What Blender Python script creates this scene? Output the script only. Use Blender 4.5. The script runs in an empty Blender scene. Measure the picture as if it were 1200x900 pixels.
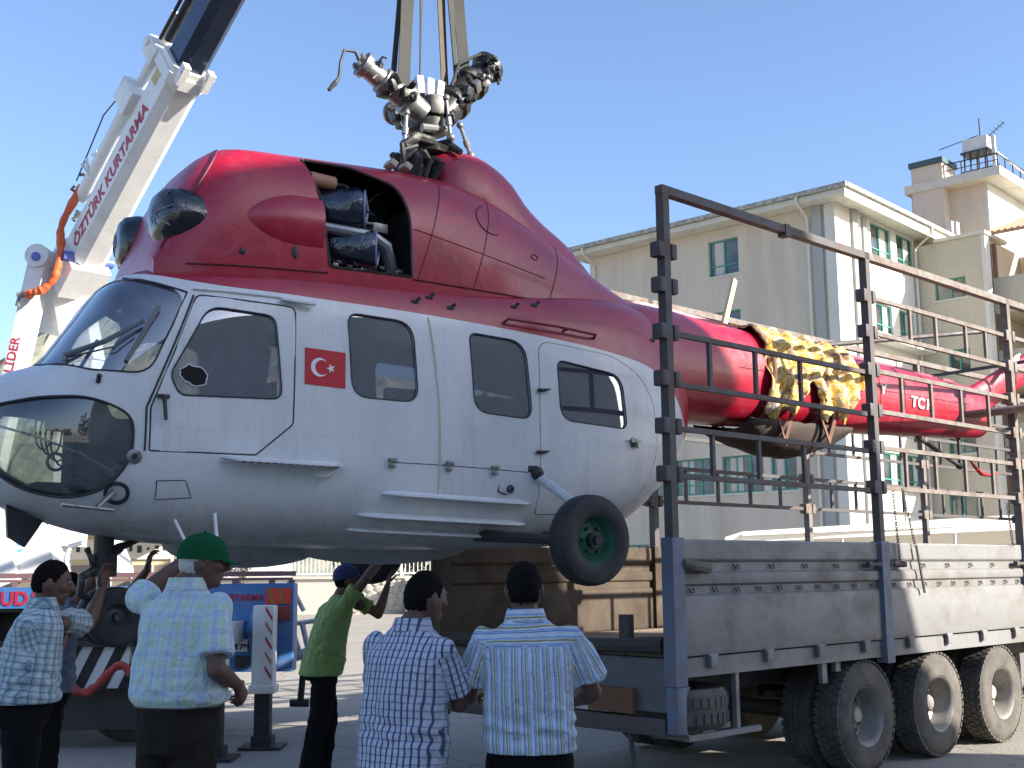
import bpy, bmesh, math, random
from mathutils import Vector, Matrix, noise, Euler
random.seed(7)
scene = bpy.context.scene
COL = scene.collection
PI = math.pi

# ---------------------------------------------------------------- camera
PITCH = math.atan(218/1400); ROLL = math.radians(0.5); CAM_H = 1.68
R0 = Vector((1, 0, 0)); FW = Vector((0, math.cos(PITCH), math.sin(PITCH))); U0 = Vector((0, -math.sin(PITCH), math.cos(PITCH)))
RT = math.cos(ROLL)*R0 - math.sin(ROLL)*U0
UP = math.sin(ROLL)*R0 + math.cos(ROLL)*U0
cam = bpy.data.cameras.new('camera'); camo = bpy.data.objects.new('camera', cam); COL.objects.link(camo)
cam.sensor_width = 36; cam.lens = 42.0; cam.clip_start = 0.05; cam.clip_end = 5000
M = Matrix((RT, UP, -FW)).transposed().to_4x4(); M.translation = Vector((0, 0, CAM_H)); camo.matrix_world = M
scene.camera = camo

# ---------------------------------------------------------------- sky and sun
SUN_EL = math.radians(25); SUN_AZ = math.radians(110.5)      # azimuth clockwise from +Y
world = bpy.data.worlds.new('World'); scene.world = world; world.use_nodes = True
nt = world.node_tree; nt.nodes.clear()
sky = nt.nodes.new('ShaderNodeTexSky'); sky.sky_type = 'NISHITA'; sky.sun_disc = False
sky.sun_elevation = SUN_EL; sky.sun_rotation = SUN_AZ; sky.air_density = 1.0; sky.dust_density = 1.3; sky.ozone_density = 2.6
bg = nt.nodes.new('ShaderNodeBackground'); bg.inputs[1].default_value = 0.105
wo = nt.nodes.new('ShaderNodeOutputWorld')
tint = nt.nodes.new('ShaderNodeMix'); tint.data_type = 'RGBA'; tint.blend_type = 'MULTIPLY'; tint.inputs[0].default_value = 1.0; tint.inputs[7].default_value = (0.97, 0.985, 1.07, 1)
nt.links.new(sky.outputs[0], tint.inputs[6]); nt.links.new(tint.outputs[2], bg.inputs[0]); nt.links.new(bg.outputs[0], wo.inputs[0])
sl = bpy.data.lights.new('sun', 'SUN'); sl.energy = 5.0; sl.angle = math.radians(0.53); sl.color = (1.0, 0.93, 0.82)
so = bpy.data.objects.new('sun', sl); COL.objects.link(so)
SD = Vector((math.sin(SUN_AZ)*math.cos(SUN_EL), math.cos(SUN_AZ)*math.cos(SUN_EL), math.sin(SUN_EL)))
so.rotation_euler = SD.to_track_quat('Z', 'Y').to_euler()
scene.view_settings.view_transform = 'Standard'; scene.view_settings.look = 'None'
scene.view_settings.exposure = 1.36; scene.view_settings.gamma = 1.0
scene.cycles.max_bounces = 8; scene.cycles.transparent_max_bounces = 24

# ---------------------------------------------------------------- materials
def N(nt, typ, **kw):
    n = nt.nodes.new(typ)
    for k, v in kw.items():
        if k.startswith('i_'):
            n.inputs[int(k[2:])].default_value = v
        else: setattr(n, k, v)
    return n
def newmat(name):
    m = bpy.data.materials.new(name); m.use_nodes = True
    t = m.node_tree; t.nodes.clear()
    out = t.nodes.new('ShaderNodeOutputMaterial'); b = t.nodes.new('ShaderNodeBsdfPrincipled')
    t.links.new(b.outputs[0], out.inputs[0])
    return m, t, b
def c4(c): return (c[0], c[1], c[2], 1.0)
def mixc(t, fac, a, b, blend='MIX'):
    n = t.nodes.new('ShaderNodeMix'); n.data_type = 'RGBA'; n.blend_type = blend
    for idx, v in ((0, fac), (6, a), (7, b)):
        if isinstance(v, bpy.types.NodeSocket): t.links.new(v, n.inputs[idx])
        elif idx == 0: n.inputs[0].default_value = v
        else: n.inputs[idx].default_value = c4(v)
    return n.outputs[2]
def math_(t, op, a, b=None, c=None, clamp=False):
    n = t.nodes.new('ShaderNodeMath'); n.operation = op; n.use_clamp = clamp
    for i, v in enumerate((a, b, c)):
        if v is None: continue
        if isinstance(v, bpy.types.NodeSocket): t.links.new(v, n.inputs[i])
        else: n.inputs[i].default_value = v
    return n.outputs[0]
def noise_(t, vec, scale, detail=4, rough=0.55, dist=0.0):
    n = t.nodes.new('ShaderNodeTexNoise'); n.inputs['Scale'].default_value = scale; n.inputs['Detail'].default_value = detail
    n.inputs['Roughness'].default_value = rough; n.inputs['Distortion'].default_value = dist
    t.links.new(vec, n.inputs['Vector']); return n.outputs[0]
def ramp(t, v, stops, interp='LINEAR'):
    n = t.nodes.new('ShaderNodeValToRGB'); cr = n.color_ramp; cr.interpolation = interp
    while len(cr.elements) > 1: cr.elements.remove(cr.elements[0])
    cr.elements[0].position = stops[0][0]; cr.elements[0].color = c4(stops[0][1]) if not isinstance(stops[0][1], float) else (stops[0][1],)*3+(1,)
    for p, c in stops[1:]:
        e = cr.elements.new(p); e.color = c4(c) if not isinstance(c, float) else (c,)*3+(1,)
    t.links.new(v, n.inputs[0]); return n.outputs[0]
def bump(t, b, h, strength=0.3, dist=0.01):
    n = t.nodes.new('ShaderNodeBump'); n.inputs['Strength'].default_value = strength; n.inputs['Distance'].default_value = dist
    t.links.new(h, n.inputs['Height']); t.links.new(n.outputs[0], b.inputs['Normal'])
def objvec(t, scale=(1, 1, 1)):
    tc = t.nodes.new('ShaderNodeTexCoord'); mp = t.nodes.new('ShaderNodeMapping'); mp.inputs['Scale'].default_value = scale
    t.links.new(tc.outputs['Object'], mp.inputs[0]); return mp.outputs[0]
MATS = {}
def mat(name, col, rough=0.5, metal=0.0, dirt=None, dirt_amt=0.5, dscale=3.0, vary=0.15, vscale=6.0, bmp=0.15, bscale=60.0, bdist=0.004, coat=0.0, vec=(1, 1, 1), spec=0.5, edge=(0.5, 0.7)):
    """paint / metal / plaster with tonal variation, patchy dirt and fine relief"""
    if name in MATS: return MATS[name]
    m, t, b = newmat(name)
    v = objvec(t, vec)
    n1 = noise_(t, v, vscale, 5, 0.6)
    f = math_(t, 'MULTIPLY_ADD', n1, 2*vary, 1-vary)
    base = mixc(t, 1.0, col, (1, 1, 1), 'MULTIPLY')
    mul = t.nodes.new('ShaderNodeCombineColor')
    for i in range(3): t.links.new(f, mul.inputs[i])
    base = mixc(t, 1.0, col, mul.outputs[0], 'MULTIPLY')
    if dirt is not None:
        n2 = noise_(t, v, dscale, 8, 0.7, 0.4)
        mask = ramp(t, n2, [(edge[0], 0.0), (edge[1], 1.0)])
        mk = math_(t, 'MULTIPLY', mask, dirt_amt)
        base = mixc(t, mk, base, dirt)
        rr = math_(t, 'MULTIPLY_ADD', mk, 0.3, rough, clamp=True); t.links.new(rr, b.inputs['Roughness'])
    else:
        n3 = noise_(t, v, vscale*2.3, 4)
        rr = math_(t, 'MULTIPLY_ADD', n3, 0.25, rough-0.1, clamp=True); t.links.new(rr, b.inputs['Roughness'])
    t.links.new(base, b.inputs['Base Color'])
    b.inputs['Metallic'].default_value = metal
    b.inputs['Specular IOR Level'].default_value = spec
    if coat: b.inputs['Coat Weight'].default_value = coat; b.inputs['Coat Roughness'].default_value = 0.15
    if bmp:
        h = noise_(t, v, bscale, 4); bump(t, b, h, bmp, bdist)
    MATS[name] = m
    return m
def glass(name, tint, fres=0.12, rough=0.03, opac=0.0, haze=(0.5, 0.55, 0.6)):
    m = bpy.data.materials.new(name); m.use_nodes = True; t = m.node_tree; t.nodes.clear()
    out = t.nodes.new('ShaderNodeOutputMaterial')
    tr = t.nodes.new('ShaderNodeBsdfTransparent'); tr.inputs[0].default_value = c4(tint)
    gl = t.nodes.new('ShaderNodeBsdfGlossy'); gl.inputs['Roughness'].default_value = rough; gl.inputs[0].default_value = (0.95, 0.97, 1, 1)
    fr = t.nodes.new('ShaderNodeFresnel'); fr.inputs[0].default_value = 1.45
    f = math_(t, 'ADD', fr.outputs[0], fres, clamp=True)
    mx = t.nodes.new('ShaderNodeMixShader'); t.links.new(f, mx.inputs[0]); t.links.new(tr.outputs[0], mx.inputs[1]); t.links.new(gl.outputs[0], mx.inputs[2])
    last = mx.outputs[0]
    if opac:
        df = t.nodes.new('ShaderNodeBsdfDiffuse'); df.inputs[0].default_value = c4(haze)  # pale diffuse veil imitates reflections and haze on the glass
        n = noise_(t, objvec(t), 7.0, 5); o = math_(t, 'MULTIPLY', n, opac*2)
        m2 = t.nodes.new('ShaderNodeMixShader'); t.links.new(o, m2.inputs[0]); t.links.new(last, m2.inputs[1]); t.links.new(df.outputs[0], m2.inputs[2]); last = m2.outputs[0]
    t.links.new(last, out.inputs[0]); MATS[name] = m; return m

# ---------------------------------------------------------------- mesh helpers
class MB:
    def __init__(s): s.bm = bmesh.new()
    def face(s, vs, m=0):
        try: f = s.bm.faces.new(vs); f.material_index = m; return f
        except ValueError: return None
    def box(s, c, size, m=0, rot=None, bev=0.0):
        c = Vector(c); hx, hy, hz = size[0]/2, size[1]/2, size[2]/2
        pts = [Vector((x*hx, y*hy, z*hz)) for x in (-1, 1) for y in (-1, 1) for z in (-1, 1)]
        if rot is not None: pts = [rot @ p for p in pts]
        v = [s.bm.verts.new(c+p) for p in pts]
        fs = [s.face([v[i] for i in q], m) for q in ((0, 1, 3, 2), (4, 6, 7, 5), (0, 4, 5, 1), (2, 3, 7, 6), (0, 2, 6, 4), (1, 5, 7, 3))]
        if bev:
            es = list({e for f in fs for e in f.edges})
            r = bmesh.ops.bevel(s.bm, geom=es, offset=bev, segments=2, affect='EDGES', profile=0.6)
            for f in r['faces']: f.material_index = m
        return s
    def b2(s, p0, p1, m=0, bev=0.0):
        p0 = Vector(p0); p1 = Vector(p1)
        return s.box((p0+p1)/2, [abs(a) for a in (p1-p0)], m, None, bev)
    def beam(s, p0, p1, w, h, m=0, up=(0, 0, 1), bev=0.0):
        p0 = Vector(p0); p1 = Vector(p1); d = p1-p0; L = d.length; d.normalize()
        u = Vector(up); x = d.cross(u)
        if x.length < 1e-4: x = d.cross(Vector((0, 1, 0)))
        x.normalize(); z = x.cross(d)
        R = Matrix((x, d, z)).transposed()
        return s.box((p0+p1)/2, (w, L, h), m, R, bev)
    def ring(s, c, x, y, n, fn=None):
        out = []
        for i in range(n):
            a = 2*PI*i/n; ca, sa = math.cos(a), math.sin(a)
            if fn: ca, sa = fn(a)
            out.append(s.bm.verts.new(Vector(c)+Vector(x)*ca+Vector(y)*sa))
        return out
    def bridge(s, a, b, m=0):
        n = len(a)
        for i in range(n): s.face([a[i], a[(i+1) % n], b[(i+1) % n], b[i]], m)
    def tube(s, pts, r, n=8, m=0, caps=True, flat=1.0, up=None):
        pts = [Vector(p) for p in pts]
        rs = r if isinstance(r, (list, tuple)) else [r]*len(pts)
        rings = []; px = None
        for i, p in enumerate(pts):
            d = (pts[min(i+1, len(pts)-1)]-pts[max(i-1, 0)])
            if d.length < 1e-9: d = Vector((0, 0, 1))
            d.normalize()
            if px is None:
                px = d.cross(Vector(up) if up else Vector((0, 0, 1)))
                if px.length < 1e-3: px = d.cross(Vector((0, 1, 0)))
            else: px = px - d*px.dot(d)
            if px.length < 1e-6: px = d.orthogonal()
            px.normalize(); y = px.cross(d)
            rings.append(s.ring(p, px*rs[i], y*rs[i]*flat, n))
        for a, b in zip(rings, rings[1:]): s.bridge(a, b, m)
        if caps: s.face(rings[0][::-1], m); s.face(rings[-1], m)
        return s
    def cyl(s, p0, p1, r, r1=None, n=16, m=0): return s.tube([p0, p1], [r, r if r1 is None else r1], n, m)
    def lathe(s, prof, o, axis, n=32, m=0, mfn=None, caps=True):
        o = Vector(o); ax = Vector(axis).normalized(); x = ax.orthogonal().normalized(); y = ax.cross(x); rings = []
        for r, h in prof: rings.append(s.ring(o+ax*h, x*max(r, 1e-4), y*max(r, 1e-4), n))
        for i, (a, b) in enumerate(zip(rings, rings[1:])): s.bridge(a, b, mfn(i) if mfn else m)
        if not caps: return s
        if prof[0][0] > 1e-3: s.face(rings[0][::-1], mfn(0) if mfn else m)
        if prof[-1][0] > 1e-3: s.face(rings[-1], mfn(len(prof)-2) if mfn else m)
        return s
    def sph(s, c, r, m=0, u=16, v=10, rot=None):
        if not isinstance(r, (list, tuple)): r = (r, r, r)
        ret = bmesh.ops.create_uvsphere(s.bm, u_segments=u, v_segments=v, radius=1)
        mt = Matrix.Translation(Vector(c)) @ (rot.to_4x4() if rot is not None else Matrix.Identity(4)) @ Matrix.Diagonal((r[0], r[1], r[2], 1))
        bmesh.ops.transform(s.bm, matrix=mt, verts=ret['verts'])
        for vv in ret['verts']:
            for f in vv.link_faces: f.material_index = m
        return s
    def loft(s, rings, m=0, caps=True):
        rr = [[s.bm.verts.new(Vector(p)) for p in r] for r in rings]
        for a, b in zip(rr, rr[1:]): s.bridge(a, b, m)
        if caps: s.face(rr[0][::-1], m); s.face(rr[-1], m)
        return s
    def prism(s, poly, a, b, m=0):
        """poly: list of 3d points; extruded from offset a to offset b (vectors)"""
        A = [s.bm.verts.new(Vector(p)+Vector(a)) for p in poly]; B = [s.bm.verts.new(Vector(p)+Vector(b)) for p in poly]
        s.bridge(A, B, m); s.face(A[::-1], m); s.face(B, m); return s
    def grid(s, fn, nu, nv, m=0):
        vs = [[s.bm.verts.new(Vector(fn(i/nu, j/nv))) for j in range(nv+1)] for i in range(nu+1)]
        for i in range(nu):
            for j in range(nv): s.face([vs[i][j], vs[i+1][j], vs[i+1][j+1], vs[i][j+1]], m)
        return s
    def build(s, name, mats, parent=None, smooth=35, normals=True, **tags):
        if normals: bmesh.ops.recalc_face_normals(s.bm, faces=s.bm.faces[:])
        me = bpy.data.meshes.new(name); s.bm.to_mesh(me); s.bm.free()
        if not isinstance(mats, (list, tuple)): mats = [mats]
        for q in mats: me.materials.append(q)
        if smooth:
            me.polygons.foreach_set('use_smooth', [True]*len(me.polygons))
            me.set_sharp_from_angle(angle=math.radians(smooth))
        o = bpy.data.objects.new(name, me); COL.objects.link(o)
        if parent: o.parent = parent
        for k, v in tags.items(): o[k] = v
        return o
def tag(o, label=None, cat=None, group=None, kind=None):
    if label: o['label'] = label
    if cat: o['category'] = cat
    if group: o['group'] = group
    if kind: o['kind'] = kind
    return o
def empty(name, loc, rz=0.0, label=None, cat=None, group=None):
    o = bpy.data.objects.new(name, None); o.location = loc; o.rotation_euler = (0, 0, rz); o.empty_display_size = 0.3
    COL.objects.link(o); return tag(o, label, cat, group)
def kids(o): return [c for c in bpy.data.objects if c.parent == o]
def copy_tree(o, parent=None):
    ch = kids(o); c = o.copy(); COL.objects.link(c); c.parent = parent
    for k in ch: copy_tree(k, c)
    return c
def evalmesh(o):
    dg = bpy.context.evaluated_depsgraph_get(); me = bpy.data.meshes.new_from_object(o.evaluated_get(dg), depsgraph=dg)
    return me
def boolean(o, cutters, op):
    for c in cutters:
        md = o.modifiers.new('b', 'BOOLEAN'); md.operation = op; md.object = c; md.solver = 'EXACT'; md.material_mode = 'INDEX'
    bpy.context.view_layer.update()
    me = evalmesh(o); old = o.data; o.modifiers.clear(); o.data = me
    me.polygons.foreach_set('use_smooth', [True]*len(me.polygons)); me.set_sharp_from_angle(angle=math.radians(30))
def kill(*os):
    for o in os: bpy.data.objects.remove(o, do_unlink=True)
def text_mesh(txt, size, mtl, name, parent, mw, extr=0.0, align='LEFT', shear=0.0, bold=0.0):
    cu = bpy.data.curves.new(name, 'FONT'); cu.body = txt; cu.size = size; cu.extrude = extr; cu.align_x = align; cu.shear = shear; cu.offset = bold
    o = bpy.data.objects.new(name, cu); COL.objects.link(o); bpy.context.view_layer.update()
    me = evalmesh(o); kill(o)
    me.materials.clear(); me.materials.append(mtl)
    o = bpy.data.objects.new(name, me); COL.objects.link(o); o.parent = parent; o.matrix_local = mw
    return o
def frame_m(o, x, y):
    x = Vector(x).normalized(); z = x.cross(Vector(y)).normalized(); y = z.cross(x)
    m = Matrix((x, y, z)).transposed().to_4x4(); m.translation = Vector(o); return m
def pchip(xs, ys):
    n = len(xs); h = [xs[i+1]-xs[i] for i in range(n-1)]; d = [(ys[i+1]-ys[i])/h[i] for i in range(n-1)]
    m = [0.0]*n; m[0] = d[0]; m[-1] = d[-1]
    for i in range(1, n-1):
        if d[i-1]*d[i] <= 0: m[i] = 0
        else:
            w1 = 2*h[i]+h[i-1]; w2 = h[i]+2*h[i-1]; m[i] = (w1+w2)/(w1/d[i-1]+w2/d[i])
    def f(x):
        if x <= xs[0]: return ys[0]
        if x >= xs[-1]: return ys[-1]
        i = 0
        while xs[i+1] < x: i += 1
        t = (x-xs[i])/h[i]; t2 = t*t; t3 = t2*t
        return (2*t3-3*t2+1)*ys[i]+(t3-2*t2+t)*h[i]*m[i]+(-2*t3+3*t2)*ys[i+1]+(t3-t2)*h[i]*m[i+1]
    return f
# ================================================================ palette
m_white = None
m_black = mat('black_rubber', (0.018, 0.018, 0.02), 0.65, dirt=(0.10, 0.095, 0.085), dirt_amt=0.35, dscale=9)
m_dark = mat('dark_metal', (0.035, 0.036, 0.04), 0.5, 0.3, dirt=(0.12, 0.10, 0.08), dirt_amt=0.5, dscale=8)
m_steel = mat('worn_steel', (0.26, 0.26, 0.25), 0.38, 0.7, dirt=(0.06, 0.055, 0.05), dirt_amt=0.7, dscale=12)
m_grease = mat('greasy_steel', (0.035, 0.035, 0.033), 0.42, 0.4, dirt=(0.20, 0.19, 0.17), dirt_amt=0.6, dscale=9, edge=(0.55, 0.62))
m_inner = mat('cabin_lining', (0.10, 0.105, 0.11), 0.7, vary=0.2)
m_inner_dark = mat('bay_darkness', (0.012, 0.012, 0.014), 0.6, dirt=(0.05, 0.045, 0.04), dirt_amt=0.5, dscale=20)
m_seal = mat('window_seal', (0.025, 0.025, 0.03), 0.6)
m_seat = mat('seat_cloth', (0.05, 0.055, 0.07), 0.85)
m_greenrim = mat('green_rim', (0.03, 0.13, 0.075), 0.5, dirt=(0.10, 0.09, 0.06), dirt_amt=0.6, dscale=14)
m_wood = mat('pale_wood', (0.62, 0.47, 0.27), 0.7, vec=(8, 8, 1), vary=0.2)
m_flag_red = mat('flag_red', (0.50, 0.018, 0.03), 0.45)
m_flag_white = mat('flag_white', (0.78, 0.76, 0.76), 0.5)
m_plastic = mat('black_plastic_wrap', (0.008, 0.010, 0.015), 0.12, bmp=0.9, bscale=9, bdist=0.012, vary=0.4, spec=0.8)
m_plastic_blue = mat('blue_plastic_bag', (0.010, 0.014, 0.030), 0.14, bmp=0.8, bscale=7, bdist=0.03, vary=0.5, dirt=(0.10, 0.13, 0.22), dirt_amt=0.55, dscale=5, edge=(0.54, 0.66), spec=0.9)
g_wind = glass('windscreen_glass', (0.78, 0.83, 0.88), 0.15, 0.02, 0.12, (0.42, 0.50, 0.64))
g_win = glass('cabin_glass', (0.42, 0.44, 0.50), 0.26, 0.02, 0.10, (0.36, 0.40, 0.54))
g_chin = glass('chin_glass', (0.62, 0.68, 0.66), 0.09, 0.03, 0.16, (0.34, 0.38, 0.38))

# two-tone hull paint: white below, red above a curved line, with grime and rivet rows
def hull_paint(name, split, red=True):
    m, t, b = newmat(name)
    tc = t.nodes.new('ShaderNodeTexCoord'); sep = t.nodes.new('ShaderNodeSeparateXYZ'); t.links.new(tc.outputs['Object'], sep.inputs[0])
    v = tc.outputs['Object']
    X, Y, Z = sep.outputs
    n1 = noise_(t, v, 1.7, 6, 0.6); n2 = noise_(t, v, 9, 7, 0.7); nf = noise_(t, v, 40, 5, 0.7)
    mp = t.nodes.new('ShaderNodeMapping'); mp.inputs['Scale'].default_value = (14, 14, 1.3); t.links.new(v, mp.inputs[0])
    streak = noise_(t, mp.outputs[0], 1.0, 5, 0.6)
    white = ramp(t, n1, [(0.3, (0.54, 0.56, 0.57)), (0.7, (0.68, 0.69, 0.69))])
    white = mixc(t, math_(t, 'MULTIPLY', ramp(t, streak, [(0.52, 0.0), (0.72, 1.0)]), 0.22), white, (0.38, 0.35, 0.28))
    redc = ramp(t, n1, [(0.3, (0.30, 0.005, 0.024)), (0.7, (0.39, 0.007, 0.030))])
    redc = mixc(t, math_(t, 'MULTIPLY', ramp(t, n2, [(0.5, 0.0), (0.75, 1.0)]), 0.18), redc, (0.42, 0.10, 0.14))
    redc = mixc(t, math_(t, 'MULTIPLY', ramp(t, streak, [(0.55, 0.0), (0.75, 1.0)]), 0.35), redc, (0.16, 0.01, 0.02))
    soot = math_(t, 'MULTIPLY', ramp(t, noise_(t, v, 3.1, 7, .7, 1.0), [(.48, 0.0), (.66, 1.0)]), ramp(t, math_(t, 'DIVIDE', math_(t, 'SUBTRACT', X, 1.6), 2.4), [(0.0, 0.0), (.3, .5), (.9, .45), (1.0, .1)]))
    redc = mixc(t, soot, redc, (.13, .02, .04))
    chalk = math_(t, 'MULTIPLY', ramp(t, noise_(t, v, 6.5, 8, .75, .6), [(.58, 0.0), (.66, 1.0)]), .20)
    redc = mixc(t, chalk, redc, (.40, .18, .22))
    fc = t.nodes.new('ShaderNodeFloatCurve'); cu = fc.mapping.curves[0]
    # x from -1..6 -> 0..1 ; z from 2.4..4.0 -> 0..1
    xs = math_(t, 'DIVIDE', math_(t, 'ADD', X, 1.0), 7.0)
    t.links.new(xs, fc.inputs['Value']); 
    pts = [((s+1)/7.0, (z-2.4)/1.6) for s, z in split]
    cu.points[0].location = pts[0]; cu.points[1].location = pts[-1]
    for p in pts[1:-1]: cu.points.new(*p)
    fc.mapping.update()
    zz = math_(t, 'DIVIDE', math_(t, 'SUBTRACT', Z, 2.4), 1.6)
    isred = math_(t, 'GREATER_THAN', zz, fc.outputs[0])
    col = mixc(t, isred, white, redc)
    # darker, greyer tone towards the lower belly
    low = math_(t, 'MULTIPLY', ramp(t, math_(t, 'SUBTRACT', 2.25, Z), [(0.0, 0.0), (0.35, 1.0)]), ramp(t, n2, [(0.35, 0.35), (0.7, 0.9)]))
    col = mixc(t, low, col, (0.27, 0.265, 0.24))
    scr = ramp(t, nf, [(0.70, 0.0), (0.74, 1.0)])
    col = mixc(t, math_(t, 'MULTIPLY', scr, 0.5), col, (0.25, 0.24, 0.23))
    # rivets: rows on frames (X lines) and stringers (Z lines)
    def rivets(A, B, pitchA, pitchB, r):
        fa = math_(t, 'ABSOLUTE', math_(t, 'SUBTRACT', math_(t, 'FRACT', math_(t, 'DIVIDE', A, pitchA)), 0.5))
        fb = math_(t, 'ABSOLUTE', math_(t, 'SUBTRACT', math_(t, 'FRACT', math_(t, 'DIVIDE', B, pitchB)), 0.5))
        da = math_(t, 'MULTIPLY', fa, pitchA); db = math_(t, 'MULTIPLY', fb, pitchB)
        dd = math_(t, 'SQRT', math_(t, 'ADD', math_(t, 'MULTIPLY', da, da), math_(t, 'MULTIPLY', db, db)))
        return math_(t, 'LESS_THAN', dd, r)
    rv = math_(t, 'MAXIMUM', rivets(X, Z, 0.46, 0.042, 0.0085), rivets(Z, X, 0.34, 0.045, 0.0085))
    rv = math_(t, 'MULTIPLY', rv, ramp(t, n1, [(0.35, 0.15), (0.6, 0.9)]))
    col = mixc(t, math_(t, 'MULTIPLY', rv, math_(t, 'MULTIPLY_ADD', isred, 0.60, 0.16)), col, (0.10, 0.06, 0.07))
    t.links.new(col, b.inputs['Base Color'])
    b.inputs['Coat Weight'].default_value = 0.2; b.inputs['Coat Roughness'].default_value = 0.12
    rr = math_(t, 'MULTIPLY_ADD', n2, 0.36, 0.16); t.links.new(rr, b.inputs['Roughness'])
    b.inputs['Specular IOR Level'].default_value = 0.5
    hh = math_(t, 'ADD', math_(t, 'MULTIPLY', n1, 1.0), math_(t, 'MULTIPLY', noise_(t, v, 5, 3), 0.5))
    bump(t, b, hh, 0.30, 0.03)
    MATS[name] = m; return m
SPLIT = [(-1, 3.62), (-0.1, 3.575), (0.1, 3.52), (0.4, 3.475), (0.9, 3.463), (1.94, 3.443), (2.97, 3.39), (3.6, 3.335), (4.0, 3.27), (4.25, 3.17), (4.45, 3.0), (4.6, 2.75), (4.75, 2.42), (6, 2.40)]
p_hull = hull_paint('hull_paint', SPLIT)
p_red = hull_paint('red_paint', [(-1, 2.41), (6, 2.41)])
m_whitepaint = mat('white_paint', (0.70, 0.71, 0.71), 0.4, dirt=(0.35, 0.33, 0.28), dirt_amt=0.4, dscale=7)
m_greytube = mat('pale_tube', (0.55, 0.57, 0.58), 0.45, dirt=(0.15, 0.14, 0.12), dirt_amt=0.5)
# ================================================================ ground, hills, fences
gmat = mat('dusty_ground', (0.33, 0.30, 0.255), 0.92, dirt=(0.22, 0.205, 0.175), dirt_amt=.6, dscale=.9, vary=.14, vscale=.5, bmp=.5, bscale=30, bdist=.02, spec=.2)
_t = gmat.node_tree; _b = [n for n in _t.nodes if n.type == 'BSDF_PRINCIPLED'][0]; _v = objvec(_t)
_old = _b.inputs['Base Color'].links[0].from_socket
_big = ramp(_t, noise_(_t, _v, .35, 6, .65, .8), [(.42, 0.0), (.62, 1.0)]); _c = mixc(_t, math_(_t, 'MULTIPLY', _big, .45), _old, (.26, .24, .21))
_oil = ramp(_t, noise_(_t, _v, 1.3, 5, .6, 1.2), [(.66, 0.0), (.72, 1.0)]); _c = mixc(_t, math_(_t, 'MULTIPLY', _oil, .6), _c, (.10, .09, .085))
_vo = _t.nodes.new('ShaderNodeTexVoronoi'); _vo.feature = 'DISTANCE_TO_EDGE'; _vo.inputs['Scale'].default_value = .32
_mp = mixc(_t, .12, _v, _t.nodes.new('ShaderNodeTexNoise').outputs[1]); _t.links.new(_mp, _vo.inputs[0])
_cr = ramp(_t, _vo.outputs['Distance'], [(.0, 1.0), (.006, 0.0)]); _c = mixc(_t, math_(_t, 'MULTIPLY', _cr, .55), _c, (.12, .11, .10))
_gr = ramp(_t, noise_(_t, _v, 55, 3, .8), [(.60, 0.0), (.68, 1.0)]); _c = mixc(_t, math_(_t, 'MULTIPLY', _gr, .35), _c, (.16, .15, .135))
_t.links.new(_c, _b.inputs['Base Color'])
g = MB()
def gf(u, v):
    x = (u-.5)*2; y = (v-.5)*2
    return (math.copysign(abs(x)**2.2, x)*1400, math.copysign(abs(y)**2.2, y)*1400+8, 0)
g.grid(gf, 60, 60); tag(g.build('ground', gmat), kind='structure')
# pebbles and grit lying about
g = MB(); random.seed(21)
for i in range(900):
    x = random.uniform(-5, 8); y = random.uniform(6, 20); r = random.uniform(.006, .022)
    vs = [g.bm.verts.new(Vector((x, y, 0))+Vector((math.cos(a)*r*random.uniform(.7, 1.2), math.sin(a)*r*random.uniform(.7, 1.2), -.002))) for a in (0, 1.3, 2.6, 3.9, 5.1)]
    tp_ = g.bm.verts.new((x, y, r*.8))
    for k in range(5): g.face([vs[k], vs[(k+1) % 5], tp_])
tag(g.build('gravel', mat('gravel', (.3, .28, .25), .9), smooth=0), kind='stuff')
# far wooded hills
def hills(name, x0, x1, y, hf, m, dx=6):
    b = MB(); rows = []; n = int((x1-x0)/dx)
    for k, (dy, fz) in enumerate([(q*4.0, math.sin(min(1, q/24)*PI/2)*(1 if q < 26 else 1-(q-26)*.012)) for q in range(42)]):
        row = []
        for i in range(n+1):
            x = x0+(x1-x0)*i/n; h = hf(x)
            z = -1+fz*(h+7*noise.noise(Vector((x*.035, dy*.05, 3)))+3.0*noise.noise(Vector((x*.12, dy*.12, 5)))+2.6*noise.noise(Vector((x*.45, dy*.45, 9))))
            row.append(b.bm.verts.new((x+3*noise.noise(Vector((x, dy, 1))), y+dy, z)))
        rows.append(row)
    for a, c in zip(rows, rows[1:]):
        for i in range(n): b.face([a[i], a[i+1], c[i+1], c[i]])
    return tag(b.build(name, m, smooth=0), kind='structure')
mh = mat('hill_scrub', (.20, .22, .17), .95, dirt=(.31, .29, .23), dirt_amt=.9, dscale=.14, vscale=.3, vary=.45, bmp=0, edge=(.48, .56), spec=.1)
hills('hills', -420, 200, 380, lambda x: 76+30*math.exp(-((x+165)/40)**2)+18*math.exp(-((x+95)/40)**2)-.03*abs(x+120), mh, 2.5)
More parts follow.
